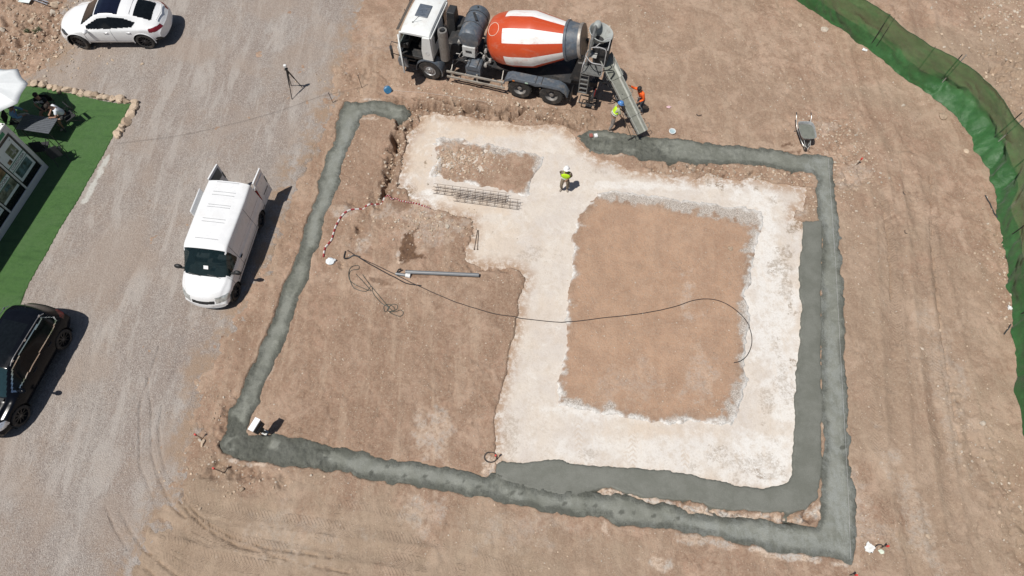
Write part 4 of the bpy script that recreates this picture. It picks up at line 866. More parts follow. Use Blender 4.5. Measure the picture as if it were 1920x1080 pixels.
    MB().tube([(5.45, .62, 2.46), (5.20, .50, 2.72)], .009, 5).ball((5.45, .62, 2.48), .03, 8, 6).build('antenna', dk, rf)
    MB().box((4.55, 0, 1.65), (.08, 2.24, 1.26)).build('cab_rear_wall', cabw, T, bevel=.02)
    MB().box((4.503, .55, 1.92), (.012, .42, .52)).build('rear_window', carglass, T, bevel=.004)
    MB().box((4.503, -.55, 1.92), (.012, .42, .52)).build('rear_window', carglass, T, bevel=.004)
    # left rear pillar with the emblem ring, right door, front
    pl = MB().prism([(4.50, 1.12), (4.96, 1.12), (4.98, 1.60), (4.88, 2.30), (4.55, 2.34)], 1.14, 1.22, 'y').build('cab_side_panel', cabw, T, bevel=.015)
    MB().lathe([(.065, 0), (.075, .006), (.085, 0), (.075, -.006)], (4.72, 1.225, 1.50), 18, rotm(R(90)), True).build('emblem', M('seam_grey', (.52, .53, .54), .4), pl)
    MB().prism([(4.50, 1.0), (5.95, 1.0), (6.02, 1.5), (5.84, 2.30), (4.55, 2.34)], -1.22, -1.15, 'y').build('cab_door', cabw, T, bevel=.015)
    MB().box((5.35, -1.222, 1.95), (.85, .012, .5)).build('door_window', carglass, T)
    fr = MB().prism([(5.96, 1.0), (6.06, 1.0), (6.10, 1.48), (6.0, 1.52)], -1.18, 1.18, 'y').build('front_panel', cabw, T, bevel=.02)
    MB().prism([(6.03, 1.50), (6.06, 1.50), (5.88, 2.28), (5.85, 2.28)], -1.08, 1.08, 'y').build('windscreen', M('cab_glass', (.01, .015, .016), .06, trans=.5), T)
    for s in (1, -1): MB().tube([(6.04, s * 1.13, 1.48), (5.87, s * 1.10, 2.30)], .05, 8).build('front_pillar', cabw, T)
    MB().box((6.08, 0, 1.22), (.05, 1.7, .30)).build('grille', dk, fr, bevel=.01)
    MB().prism([(5.7, .45), (6.14, .45), (6.18, .75), (6.10, .98), (5.75, .98)], -1.22, 1.22, 'y').build('front_bumper', M('bumper_grey', (.16, .17, .18), .6, dirt=(.25, .22, .2, .5)), T, bevel=.03)
    for s in (1, -1): MB().box((6.17, s * .9, .68), (.05, .36, .16)).build('headlight', M('clear_lamp', (.55, .57, .6), .08, .6, var=.3), T, bevel=.02)
    sv = MB()
    for s_ in (-.7, -.1, .5): sv.box((6.08, s_, 2.36), (.03, .02, .1))
    sv.box((5.99, 0, 2.35), (.13, 2.1, .035), rotm(0, R(18), 0)).build('sun_visor', M('smoked_visor', (.10, .085, .07), .3), T, bevel=.01)
    for s in (1, -1):
        ap = [(4.75 + .62 * math.cos(a), .50 + .62 * math.sin(a)) for a in np.linspace(-.12, math.pi + .25, 16)]; inn = [(4.75 + .57 * math.cos(a), .50 + .57 * math.sin(a)) for a in np.linspace(math.pi + .25, -.12, 16)]
        MB().prism(ap + inn, s * .80, s * 1.24, 'y').build('front_mudguard', bluegrey, T)
    MB().box((5.62, 1.0, .62), (.5, .38, .07)).box((5.62, 1.0, .88), (.5, .36, .06)).box((5.4, .9, .8), (.06, .3, .5)).build('cab_step', dk, T, bevel=.01)
    MB().box((5.0, .55, 1.40), (.55, .55, .16)).box((4.80, .55, 1.72), (.16, .52, .5)).build('driver_seat', M('seat_beige', (.25, .23, .20), .9), T, bevel=.05)
    MB().box((5.0, -.55, 1.40), (.55, .55, .16)).box((4.80, -.55, 1.72), (.16, .52, .5)).build('passenger_seat', dk, T, bevel=.05)
    MB().box((5.82, 0, 1.50), (.34, 2.1, .26)).build('dashboard', dk, T, bevel=.04)
    MB().lathe([(.20, 0), (.215, .012), (.23, 0), (.215, -.012)], (5.52, .58, 1.68), 20, rotm(0, R(-35), 0), True).build('steering_wheel', black, T)
    # open driver's door, standing square to the cab
    dr = MB().prism([(0, 1.02), (.95, 1.02), (1.0, 1.50), (.94, 2.02), (.72, 2.28), (0, 2.26)], -.03, .03, 'y').build('driver_door', cabw, T, bevel=.012, loc=(5.93, 1.22, 0)); dr.rotation_euler = (0, 0, R(116))
    MB().box((.46, .034, 1.85), (.72, .012, .56)).build('door_window', carglass, dr, bevel=.02); MB().box((.46, -.034, 1.85), (.72, .012, .56)).build('door_window', carglass, dr, bevel=.02)
    MB().box((.48, .036, 1.28), (.8, .014, .42)).build('door_lining', dk, dr, bevel=.02)
    mi = MB().tube([(.35, -.03, 2.1), (.30, -.30, 2.2), (.46, -.40, 2.1), (.52, -.36, 1.8), (.42, -.05, 1.5)], .018, 6).box((.56, -.36, 1.98), (.22, .10, .34)).box((.56, -.36, 1.70), (.20, .09, .18)); mi.build('mirror', dk, dr, bevel=.02)
    MB().box((.56, -.415, 1.98), (.19, .012, .30)).build('mirror_glass', chrome, dr)
    MB().tube([(5.98, -1.15, 2.2), (6.12, -1.42, 2.25), (6.05, -1.5, 1.9), (5.98, -1.2, 1.6)], .02, 6).box((6.08, -1.45, 1.95), (.1, .22, .42)).build('mirror', dk, T, bevel=.02)
    # ---- drum, axis rising to the rear
    ax = rotm(0, R(-90 + 11.5), 0)                 # local z -> towards the rear (-x) and up
    c0 = np.array((2.28, -.03, 1.84))
    prof = [(0, .02), (.34, 0), (.67, .06), (.89, .22), (.99, .42), (1.035, .60), (1.105, 1.02), (1.115, 1.10), (1.115, 1.95), (1.105, 2.03), (.70, 3.34)]
    m_d, n_d, b_d, _ = newmat('drum_paint'); h = N(n_d); at = h.sep(h.attr('du').outputs['Vector'])
    # stripes: seven long white panels round the drum, set back from both ends
    fr_ = h.math('FRACT', h.math('ADD', h.math('MULTIPLY', at[0], 6.0), STRIPE))
    st = h.math('MULTIPLY', h.math('LESS_THAN', fr_, .5), h.math('MULTIPLY', h.math('GREATER_THAN', at[1], .86), h.math('LESS_THAN', at[1], 3.30)))
    cc = h.mix(st, (.50, .062, .014), (.80, .80, .79)); cc = h.mix(h.ramp(h.noise(1.6, 6, .7), .5, .75, 0, .35), cc, h.mix(st, (.42, .075, .03), (.62, .60, .57)))
    cc = h.mix(h.ramp(h.noise(2.5, 4, .6, h.stretch(1, 3, 1)), .56, .62, 0, .22), cc, (.62, .10, .02))
    cc = h.mix(h.ramp(h.noise(.9, 7, .75, h.stretch(.5, 2.5, 1)), .52, .66, 0, .3), cc, (.42, .34, .28)); h.put(b_d.inputs['Base Color'], cc); b_d.inputs['Roughness'].default_value = .42; b_d.inputs['Coat Weight'].default_value = .25
    nn = 96; bb = MB()
    pr2 = []
    for (r0, z0), (r1, z1) in zip(prof[:-1], prof[1:]):
        for k in range(6): pr2.append((r0 + (r1 - r0) * k / 6, z0 + (z1 - z0) * k / 6))
    pr2.append(prof[-1]); bb.lathe(pr2, n=nn)
    me_v = np.array(bb.v); du = [((math.atan2(p[1], p[0]) / (2 * math.pi)) % 1.0, p[2]) for p in me_v]
    me = bpy.data.meshes.new('drum'); vv = me_v @ ax.T + c0
    me.from_pydata([tuple(p) for p in vv], [], bb.f); at_ = me.attributes.new('du', 'FLOAT_VECTOR', 'CORNER'); data = []
    for p in me.polygons:
        us = [du[i][0] for i in p.vertices]; wrap = max(us) - min(us) > .5
        for i in p.vertices:
            u = du[i][0]
            if wrap and u < .5: u += 1
            data += [u, du[i][1], 0]
    at_.data.foreach_set('vector', data); me.polygons.foreach_set('use_smooth', [True] * len(me.polygons)); me.set_sharp_from_angle(angle=R(50)); me.materials.append(m_d)
    dm = bpy.data.objects.new('drum', me); COL.objects.link(dm); dm.parent = T
    def on_axis(bm_): bm_.v = [tuple(p) for p in np.array(bm_.v) @ ax.T + c0]; return bm_
    on_axis(MB().lathe([(.70, 3.32), (.80, 3.32), (.81, 3.36), (.81, 3.42), (.76, 3.44), (.64, 3.90), (.62, 3.90)], n=48)).build('drum_collar', bluegrey, dm)
    on_axis(MB().lathe([(.62, 3.88), (.70, 3.88), (.71, 3.94), (.69, 4.0), (.60, 4.01), (.55, 3.99), (.3, 3.96), (0, 3.96)], n=48)).build('drum_ring', M('ring_steel', (.36, .33, .30), .5, .5, dirt=(.2, .17, .14, .7)), dm)
    cr = MB(); 
    th = R(115)
    for k in range(28):
        a = 2 * math.pi * k / 28
    # painted ring mark on the front cone, laid on the surface
    pts = []
    for k in range(29):
        a = 2 * math.pi * k / 28; u = 2.30 - 2.62 * 0 + .0; zz = .44 + .25 * math.sin(a); 
        rr = np.interp(zz, [p[1] for p in prof[1:]], [p[0] for p in prof[1:]]) + .004; an = MARK_A + .27 * math.cos(a) / rr
        pts.append((rr * math.cos(an), rr * math.sin(an), zz))
    on_axis(MB().tube(pts, .011, 5, False)).build('ring_mark', M('cream_line', (.72, .60, .48), .5), dm)
    # front and rear pedestals
    MB().prism([(-1.30, .98), (-1.62, 2.35), (-1.80, 2.35), (-1.72, .98)], -.55, -.43, 'y').prism([(-1.30, .98), (-1.62, 2.35), (-1.80, 2.35), (-1.72, .98)], .43, .55, 'y').box((-1.66, 0, 1.8), (.10, .9, .12)).box((-1.52, 0, 1.3), (.10, .9, .12)).build('rear_pedestal', dk, T)
    for s in (1, -1): MB().tube([(-1.60, s * .42, 2.0), (-1.78, s * .42, 2.03)], .14, 16).build('support_roller', steel, T)
    gm = M('worn_grey_frame', (.20, .205, .20), .5, .3, dirt=(.12, .10, .09, .7))
    fb = MB()
    fb.tube([(-1.92, .62, 1.9), (-2.0, .66, 2.7), (-2.02, .45, 3.22), (-2.02, 0, 3.34), (-2.02, -.45, 3.22), (-2.0, -.66, 2.7), (-1.92, -.62, 1.9)], .05, 8).tube([(-2.02, -.4, 3.25), (-2.02, .35, 3.25)], .07, 8).box((-1.98, .42, 2.9), (.09, .14, .5)).build('head_frame', gm, T)
    # hopper: open funnel with a flared collar
    hp = MB(); rt = rotm(0, R(-14), 0); hp.lathe([(.18, -.50), (.24, -.25), (.44, .14), (.49, .18), (.51, .16), (.46, .11), (.27, -.25), (.21, -.50)], (-2.24, -.12, 3.02), 28, rt); hp.build('feed_hopper', M('cement_grey_paint', (.33, .35, .34), .6, dirt=(.22, .21, .19, .8)), T)
    MB().ball((-2.06, -.42, 3.22), (.16, .22, .14), 14, 10).build('hopper_hood', M('cement_grey_paint', (.42, .44, .42), .6), T)
    MB().prism([(-2.05, 2.75), (-2.75, 2.75), (-2.72, 1.95), (-2.45, 1.55), (-2.2, 1.6)], -.42, .34, 'y').build('discharge_box', dk, T, bevel=.02)
    def sh(m_): m_.v = [(x - .10, y - .22, z + .06) for x, y, z in m_.v]
    # platform, steps and rail on the near side
    pf = MB(); pf.box((-2.15, 1.02, 1.96), (.78, .56, .035)); 
    for i in range(12): pf.box((-1.80 - i * .064, 1.02, 1.985), (.012, .56, .02))
    for y in (.78, 1.02, 1.26): pf.box((-2.15, y, 1.985), (.78, .012, .02))
    sh(pf); pf.build('platform', gm, T)
    pu = MB().box((-2.02, .62, 2.42), (.36, .40, .03))
    for i in range(6): pu.box((-1.88 - i * .056, .62, 2.44), (.014, .40, .02))
    for i in range(5): pu.box((-2.02, .46 + i * .08, 2.44), (.36, .014, .02))
    sh(pu); pu.build('upper_step', M('bright_grating', (.5, .5, .48), .5, .3), T)
    lad = MB()
    for x in (-1.72, -2.06): lad.tube([(x, 1.30, .85), (x, 1.24, 1.95)], .022, 6)
    for i in range(5): z = .90 + i * .23; y = 1.30 - (z - .85) * .06; lad.box((-1.89, y, z), (.36, .06, .03))
    sh(lad); lad.build('ladder', gm, T)
    rl = MB().tube(smoothline([(-1.76, .82, 2.0), (-1.78, .82, 2.55), (-2.0, .80, 2.92), (-2.5, .78, 2.92), (-2.56, .80, 2.5), (-2.55, .80, 2.0)], 4), .02, 6)
    rl.tube(smoothline([(-1.78, .84, 2.45), (-2.1, 1.28, 2.6), (-2.5, 1.30, 2.6), (-2.56, 1.28, 2.3), (-2.54, 1.28, 1.98)], 4), .02, 6).tube(smoothline([(-2.06, .80, 2.9), (-2.3, .5, 3.0), (-2.58, .3, 3.05), (-2.6, .8, 2.9)], 5), .016, 6).tube(smoothline([(-1.74, 1.26, 1.95), (-1.76, 1.30, 2.35), (-1.80, 1.0, 2.5)], 4), .02, 6)
    sh(rl); rl.build('handrail', M('rail_grey', (.5, .5, .5), .45, .3), T)
    MB().tube(smoothline([(-2.2, .7, 2.5), (-2.5, 1.1, 2.3), (-2.75, .6, 1.95), (-3.1, .4, 1.75), (-2.9, .9, 1.6), (-2.6, 1.1, 1.8)], 6), .022, 6).build('wash_hose', black, T)
    MB().box((-2.45, -.98, .85), (.10, .5, .5)).box((-2.45, .98, .80), (.08, .4, .22)).box((-2.42, 0, .70), (.10, 2.3, .14)).build('rear_bumper', dk, T, bevel=.01)
    for s in (1, -1): MB().box((-2.50, s * .95, .95), (.04, .34, .12)).build('tail_light', M('dull_red_lamp', (.12, .012, .012), .4), T)
    for s in (1, -1): MB().box((-1.52, s * .95, .55), (.02, .56, .55)).build('mud_flap', black, T)
    # stowed legs under the platform
    MB().tube([(-2.3, .9, .8), (-2.3, .9, .12)], .05, 8).box((-2.3, .9, .09), (.24, .24, .03)).build('support_leg', dk, T)
    MB().tube([(-1.9, .7, .4), (-2.6, .7, .38)], .03, 6).tube([(-1.9, .7, .4), (-1.9, 1.1, .36)], .02, 6).tube([(-2.6, .7, .38), (-2.6, 1.1, .36)], .02, 6).tube([(-1.9, 1.1, .36), (-2.6, 1.1, .36)], .03, 6).build('underrun_frame', dk, T)
    # ---- chute in four trough sections
    ex_, ey_ = G(1203, 250, .42); 
    dx, dy = ex_ - TL[0], ey_ - TL[1]; end = np.array((dx * tf[0] + dy * tf[1], dx * tl_[0] + dy * tl_[1], .42)); st_ = np.array((-2.52, -.05, 2.02))
    d = end - st_; L = np.linalg.norm(d); t = d / L; sd_ = np.cross(t, (0, 0, 1)); sd_ /= np.linalg.norm(sd_); up = np.cross(sd_, t)
    cuts = [0, .30, .55, .78, 1.0]
    prm = [(-.27, .20), (-.255, .04), (-.20, 0), (.20, 0), (.255, .04), (.27, .20)]
    cem = M('wet_cement_lining', (.205, .21, .18), .45)
    for i in range(4):
        a, b_ = cuts[i] * L + .01, cuts[i + 1] * L; k = (1.12, .96, .88, .80)[i]; dz = -.012 * i
        sec = MB(); 
        for q0, q1 in zip(prm[:-1], prm[1:]):
            P = [st_ + t * s_ + sd_ * (q[0] * k) + up * (q[1] + dz + o_) for s_, q, o_ in ((a, q0, 0), (b_, q0, 0), (b_, q1, 0), (a, q1, 0), (a, q0, -.015), (b_, q0, -.015), (b_, q1, -.015), (a, q1, -.015))]
            sec.add(P, [(0, 1, 2, 3), (7, 6, 5, 4), (0, 4, 5, 1), (2, 6, 7, 3), (1, 5, 6, 2), (0, 3, 7, 4)])
        for sg in (1, -1): sec.tube([tuple(st_ + t * s_ + sd_ * (sg * .275 * k) + up * (.20 + dz)) for s_ in (a, b_)], .018, 6)
        so_ = sec.build('chute', grey, T)
        ln = MB().add([st_ + t * s_ + sd_ * (w__ * k) + up * (.006 + dz) for s_, w__ in ((a, -.19), (b_, -.19), (b_, .19), (a, .19))], [(0, 1, 2, 3)]); ln.build('wet_lining', cem, so_)
        if i < 3: MB().tube([tuple(st_ + t * b_ + sd_ * (q[0] * k * 1.03) + up * (q[1] + dz - .012)) for q in prm], .016, 6).build('chute_hinge', dk, so_)
        for sg in (1, -1):
            hd = MB(); m0 = st_ + t * (b_ - .25) + sd_ * (sg * .28) + up * .14; hd.tube([tuple(m0), tuple(m0 + sd_ * sg * .12), tuple(m0 + sd_ * sg * .12 + t * .16), tuple(m0 + t * .18)], .014, 6)
            hd.build('chute_handle', gm, so_)
    a0 = st_ + t * (.5 * L) - up * .02
    MB().tube([tuple(a0), (-2.35, .15, 1.0)], .04, 8).build('chute_support', dk, T)
    return T
MARK_A = R(28); STRIPE = .53
mixer_truck()

# ------------------------------------------------------------------ people
def skin_obj(name, verts, edges, mat, parent, levels=2):
    """verts = {key: (x, y, z, r)}; first key is the root"""
    keys = list(verts); ix = {k: i for i, k in enumerate(keys)}
    me = bpy.data.meshes.new(name); me.from_pydata([verts[k][:3] for k in keys], [(ix[a], ix[b]) for a, b in edges], [])
    o = bpy.data.objects.new(name, me); COL.objects.link(o)
    o.modifiers.new('skin', 'SKIN'); sv = me.skin_vertices[0] if me.skin_vertices else None
    if sv is None:
        bpy.context.view_layer.objects.active = o; me.skin_vertices_add() if hasattr(me, 'skin_vertices_add') else None
        sv = me.skin_vertices[0]
    for i, k in enumerate(keys):
        r = verts[k][3]; sv.data[i].radius = (r, verts[k][4] if len(verts[k]) > 4 else r); sv.data[i].use_root = (i == 0)
    ss = o.modifiers.new('subsurf', 'SUBSURF'); ss.levels = levels; ss.render_levels = levels
    me2 = bpy.data.meshes.new_from_object(o.evaluated_get(bpy.context.evaluated_depsgraph_get())); bpy.data.objects.remove(o)
    me2.name = name; me2.materials.clear(); me2.materials.append(mat); me2.polygons.foreach_set('use_smooth', [True] * len(me2.polygons))
    o = bpy.data.objects.new(name, me2); COL.objects.link(o); o.parent = parent; return o
def V3(a): return np.array(a, float)
def person(label, loc, rz, J, top, legs, group=None, skin=skin_m, shoes=None, hair=None, helmet=None, vest=None, sleeve=1.0, shorts=False, tshirt_text=None, grip=.6, scl=1.0):
    """J joints in local coordinates, y forward: pelvis, chest, neck, head, and L/R shoulder, elbow, hand, hip, knee, ankle, toe"""
    root = thing('person', label, 'person', loc, rz, group); root.scale = (scl,) * 3
    v = {}; e = []
    v['pel'] = (*J['pelvis'], .13, .10); v['waist'] = (*(V3(J['pelvis']) * .5 + V3(J['chest']) * .5), .12, .095); v['chest'] = (*J['chest'], .145, .11); v['neck'] = (*J['neck'], .062); 
    hd = V3(J['head']); nk = V3(J['neck']); up = (hd - nk) / np.linalg.norm(hd - nk); face = V3(J.get('face', (0, 1, 0))); face -= up * (face @ up); face /= np.linalg.norm(face)
    v['jaw'] = (*(hd - up * .05 + face * .012), .078, .085); v['head'] = (*(hd + up * .035), .092, .098); v['crown'] = (*(hd + up * .10), .060, .065)
    e += [('pel', 'waist'), ('waist', 'chest'), ('chest', 'neck'), ('neck', 'jaw'), ('jaw', 'head'), ('head', 'crown')]
    for s in 'LR':
        sh, el, ha, hi, kn, an, to = (V3(J[s + k]) for k in ('sh', 'el', 'ha', 'hip', 'kn', 'an', 'toe'))
        v[s + 'sh'] = (*sh, .058); v[s + 'el'] = (*el, .042); fa = (ha - el); fa /= np.linalg.norm(fa); wr = ha - fa * .03
        v[s + 'wr'] = (*wr, .028); pc = ha + fa * .045; v[s + 'pm'] = (*pc, .036, .022)
        e += [('chest', s + 'sh'), (s + 'sh', s + 'el'), (s + 'el', s + 'wr'), (s + 'wr', s + 'pm')]
        side = np.cross(fa, (0, 0, 1)); side = side / (np.linalg.norm(side) + 1e-6); dn = np.cross(side, fa)
        for i, (off, ln) in enumerate(((-.030, .060), (-.010, .072), (.010, .066), (.028, .050))):
            k1 = pc + fa * .035 + side * off; k2 = k1 + fa * ln * .5 - dn * .012; k3 = k2 + fa * ln * .5 * (1 - grip) - dn * ln * .5 * (.2 + grip)
            v[f'{s}f{i}a'] = (*k1, .010); v[f'{s}f{i}b'] = (*k2, .009); v[f'{s}f{i}c'] = (*k3, .008); e += [(s + 'pm', f'{s}f{i}a'), (f'{s}f{i}a', f'{s}f{i}b'), (f'{s}f{i}b', f'{s}f{i}c')]
        t1 = wr + fa * .03 - side * .03 - dn * .01; t2 = t1 + fa * .035 - side * .015 - dn * .02; v[s + 't1'] = (*t1, .012); v[s + 't2'] = (*t2, .009); e += [(s + 'wr', s + 't1'), (s + 't1', s + 't2')]
        v[s + 'hip'] = (*hi, .088); v[s + 'kn'] = (*kn, .058); cf = kn * .65 + an * .35; v[s + 'cf'] = (*cf, .056); v[s + 'an'] = (*an, .036); v[s + 'toe'] = (*to, .036, .026)
        e += [('pel', s + 'hip'), (s + 'hip', s + 'kn'), (s + 'kn', s + 'cf'), (s + 'cf', s + 'an'), (s + 'an', s + 'toe')]
    skin_obj('body', v, e, skin, root)
    # face: nose, brow and ears as one relief piece
    f = MB().ball(tuple(hd + face * .102 - up * .005), (.013, .018, .022), 8, 6, rotm(0, 0, 0))
    sd = np.cross(face, up)
    f.build('nose', skin, root)
    for q in (1, -1):
        MB().ball(tuple(hd + sd * q * .092), (.02, .02, .03), 8, 6).build('ear', skin, root)
        MB().ball(tuple(hd + sd * q * .034 + face * .088 + up * .022), (.012, .012, .008), 8, 6).build('eye', M('eye_dark', (.02, .015, .012), .3), root)
    if hair:
        h_ = MB().ball((0, 0, 0), (.104, .112, .085), 16, 10); h_.v = [(x, y - .012, max(z, -.045) + .06) for x, y, z in h_.v]
        B = np.stack([sd, face, up], 1); h_.v = [tuple(hd + B @ np.array(p)) for p in h_.v]; h_.build('hair', hair, root)
    if helmet:
        prof = [(.150, 0), (.152, .008), (.132, .014), (.130, .05), (.112, .095), (.075, .128), (.03, .142), (0, .144)]
        h_ = MB().lathe(prof, n=24); h_.v = [(x * .92, y * 1.04 + (.035 * max(0, y) / .15 if z < .012 else 0), z + .045) for x, y, z in h_.v]
        rg = MB().box((0, 0, .175), (.03, .20, .02), topy=.6); h_.add(rg.v, rg.f)
        B = np.stack([sd, face, up], 1); h_.v = [tuple(hd + B @ np.array(p)) for p in h_.v]; h_.build('hard_hat', helmet, root)
    # shirt: torso and sleeves, slightly fuller than the body
    v = {}; e = []
    p, c = V3(J['pelvis']), V3(J['chest'])
    v['w'] = (*(p * .75 + c * .25), .158, .125); v['m'] = (*(p * .45 + c * .55), .150, .118); v['c'] = (*c, .172, .132); v['n'] = (*(c * .35 + nk * .65), .085)
    e += [('w', 'm'), ('m', 'c'), ('c', 'n')]
    for s in 'LR':
        sh, el, ha = (V3(J[s + k]) for k in ('sh', 'el', 'ha')); v[s + 'a'] = (*sh, .078)
        e.append(('c', s + 'a'))
        if sleeve > .6: wr = ha - (ha - el) / np.linalg.norm(ha - el) * .06; v[s + 'b'] = (*el, .057); v[s + 'd'] = (*wr, .042); e += [(s + 'a', s + 'b'), (s + 'b', s + 'd')]
        else: v[s + 'b'] = (*(sh * .35 + el * .65), .064); e.append((s + 'a', s + 'b'))
    skin_obj('shirt', v, e, top, root)
    if vest:
        yel, band = vest; v = {}; v['w'] = (*(p * .66 + c * .34), .205, .170); v['m'] = (*(p * .42 + c * .58), .200, .165); v['c'] = (*(c + (nk - c) * .25), .225, .180); v['n'] = (*(c * .12 + nk * .88), .130); e = [('w', 'm'), ('m', 'c'), ('c', 'n')]
        for s in 'LR': sh = V3(J[s + 'sh']); v[s + 'a'] = (*(sh * .94 + c * .06 + (nk - c) * .10), .128); e.append(('c', s + 'a'))
        ve = skin_obj('hi_vis_vest', v, e, yel, root)
        ax_ = (c - p) / np.linalg.norm(c - p); rx = V3(J['Rsh']) - V3(J['Lsh']); rx = rx - ax_ * (rx @ ax_); rx /= np.linalg.norm(rx); ry = np.cross(ax_, rx)
        for k, (tt, ra, rb) in enumerate(((.33, .190, .155), (.52, .186, .152))):
            o_ = p + (c - p) * tt
            MB().tube([tuple(o_ + rx * ra * .93 * math.cos(a) + ry * rb * .93 * math.sin(a)) for a in np.linspace(0, 2 * math.pi, 25)], .018, 6, False).build('reflective_band', band, ve)
    # trousers
    v = {'p': (*p, .150, .125), 'w': (*(p * .8 + c * .2), .145, .12)}; e = [('p', 'w')]
    for s in 'LR':
        hi, kn, an = (V3(J[s + k]) for k in ('hip', 'kn', 'an')); v[s + 'h'] = (*hi, .104); e.append(('p', s + 'h'))
        if shorts: v[s + 'k'] = (*(hi * .25 + kn * .75), .092); e.append((s + 'h', s + 'k'))
        else: v[s + 'k'] = (*kn, .078); v[s + 'a'] = (*(an * .88 + kn * .12), .062); e += [(s + 'h', s + 'k'), (s + 'k', s + 'a')]
    skin_obj('shorts' if shorts else 'trousers', v, e, legs, root)
    for s in 'LR':
        an, to = V3(J[s + 'an']), V3(J[s + 'toe']); d_ = to - an
        skin_obj('boot', {'a': (*(an + V3((0, 0, .03))), .050), 'b': (*(an - d_ * .12 + V3((0, 0, -.025))), .046), 'c': (*(an * .4 + to * .6), .048, .042), 'd': (*(to + d_ * .1), .044, .034)}, [('a', 'b'), ('b', 'c'), ('c', 'd')], shoes or M('dusty_boot', (.20, .17, .14), .85), root)
    return root
lime = M('lime_vest', (.50, .80, .012), .7, var=.05); band = M('silver_tape', (.62, .66, .58), .35)
khaki = M('khaki_cloth', (.21, .17, .12), .9, bump=.004); dustg = M('dusty_grey_trousers', (.24, .21, .19), .9, bump=.004); navy = M('navy_trousers', (.055, .065, .085), .9)
bootl = M('dusty_boot', (.28, .24, .20), .85)
def stand(lean=0.0, **kw):
    J = dict(pelvis=(0, 0, .93), chest=(0, .02 + lean, 1.30), neck=(0, .03 + lean * 1.25, 1.47), head=(0, .06 + lean * 1.45, 1.60), Lsh=(-.185, .02 + lean, 1.40), Rsh=(.185, .02 + lean, 1.40), Lel=(-.25, .0 + lean, 1.12), Rel=(.25, .0 + lean, 1.12), Lha=(-.22, .16 + lean, .92), Rha=(.22, .16 + lean, .92),
        Lhip=(-.095, 0, .90), Rhip=(.095, 0, .90), Lkn=(-.12, .05, .49), Rkn=(.12, .05, .49), Lan=(-.13, -.02, .08), Ran=(.13, -.02, .08), Ltoe=(-.15, .14, .035), Rtoe=(.15, .14, .035))
    J.update(kw); return J
def place(px, py, dz=0.0):
    x, y = G(px, py); return (x, y, zat(x, y) + dz)
# foreman on the slab, facing the camera, one hand at his belly
person('worker in white helmet and yellow vest standing alone on the pale slab', place(1058, 354), R(170), stand(.05, head=(.0, .06, 1.61), face=(0, 1, -.25), Lel=(-.27, -.02, 1.12), Lha=(-.06, .24, 1.10), Rel=(.27, -.14, 1.14), Rha=(.22, -.10, .98), Lkn=(-.15, .10, .50), Rkn=(.15, .13, .50), Lan=(-.12, -.06, .08), Ran=(.12, -.02, .08), Ltoe=(-.17, .10, .035), Rtoe=(.18, .13, .035)),
       khaki, khaki, helmet=M('white_helmet', (.80, .80, .80), .3, var=.02), vest=(lime, band), sleeve=.5, shoes=bootl, scl=.89)
# raking man, back to the camera
person('worker in blue helmet and yellow vest raking fresh concrete beside the chute', place(1145, 241), R(-75), stand(.12, Lel=(-.26, .30, 1.12), Lha=(-.10, .48, .98), Rel=(.27, .24, 1.08), Rha=(.12, .42, .78), Lkn=(-.16, .12, .50), Rkn=(.14, .0, .50), Lan=(-.20, .10, .08), Ran=(.15, -.16, .08), Ltoe=(-.22, .26, .035), Rtoe=(.20, .0, .035)),
       M('sand_shirt', (.35, .36, .26), .9), dustg, helmet=M('blue_helmet', (.08, .22, .50), .3), vest=(lime, band), sleeve=.5, scl=.90)
# man steering the chute with raised arm
person('bareheaded worker in orange shirt reaching to the far side of the chute', place(1198, 208), R(120), stand(.16, Rel=(.30, .34, 1.42), Rha=(.34, .58, 1.66), Lel=(-.26, .14, 1.10), Lha=(-.16, .34, .96), Lan=(-.20, -.02, .08), Ran=(.16, .12, .08), Rtoe=(.18, .28, .035)),
       M('orange_shirt', (.95, .14, .02), .8, var=.08), navy, hair=M('black_hair', (.012, .010, .010), .7), sleeve=1.0, scl=.93)
# ------------------------------------------------------------------ hand tools
wood = M('tool_handle', (.09, .07, .05), .6)
def tool(name, label, cat, a, b, head=None, r=.014, mat=None, loc0=None):
    root = thing(name, label, cat, (a[0], a[1], a[2]))
    rel = tuple(b[i] - a[i] for i in range(3)); MB().tube([(0, 0, 0), rel], r, 8).build('handle', mat or wood, root)
    if head: head(root, rel)
    return root
a = place(1184, 261); hb = G(1167, 218, .95)
tool('rake', 'long-handled rake with its head in the wet concrete', 'rake', (a[0], a[1], a[2] + .04), (hb[0], hb[1], 1.05), lambda r, rel: MB().box((0, 0, 0), (.40, .05, .05), rotm(0, 0, R(35))).build('blade', black, r))
a = place(1209, 205); hb = G(1197, 186, .95)
tool('shovel', 'steel shovel standing in the dirt next to the orange shirted worker', 'shovel', (a[0], a[1], a[2] + .05), (hb[0], hb[1], 1.05), lambda r, rel: [MB().prism([(-.12, -.05), (.12, -.05), (.13, .18), (.0, .26), (-.13, .18)], -.006, .006, 'y').build('blade', steel, r), MB().tube([(rel[0] - .07, rel[1], rel[2]), (rel[0] + .07, rel[1], rel[2])], .015, 6).build('grip', steel, r)], mat=galv)
hx = Tw(-3.4, .2); 

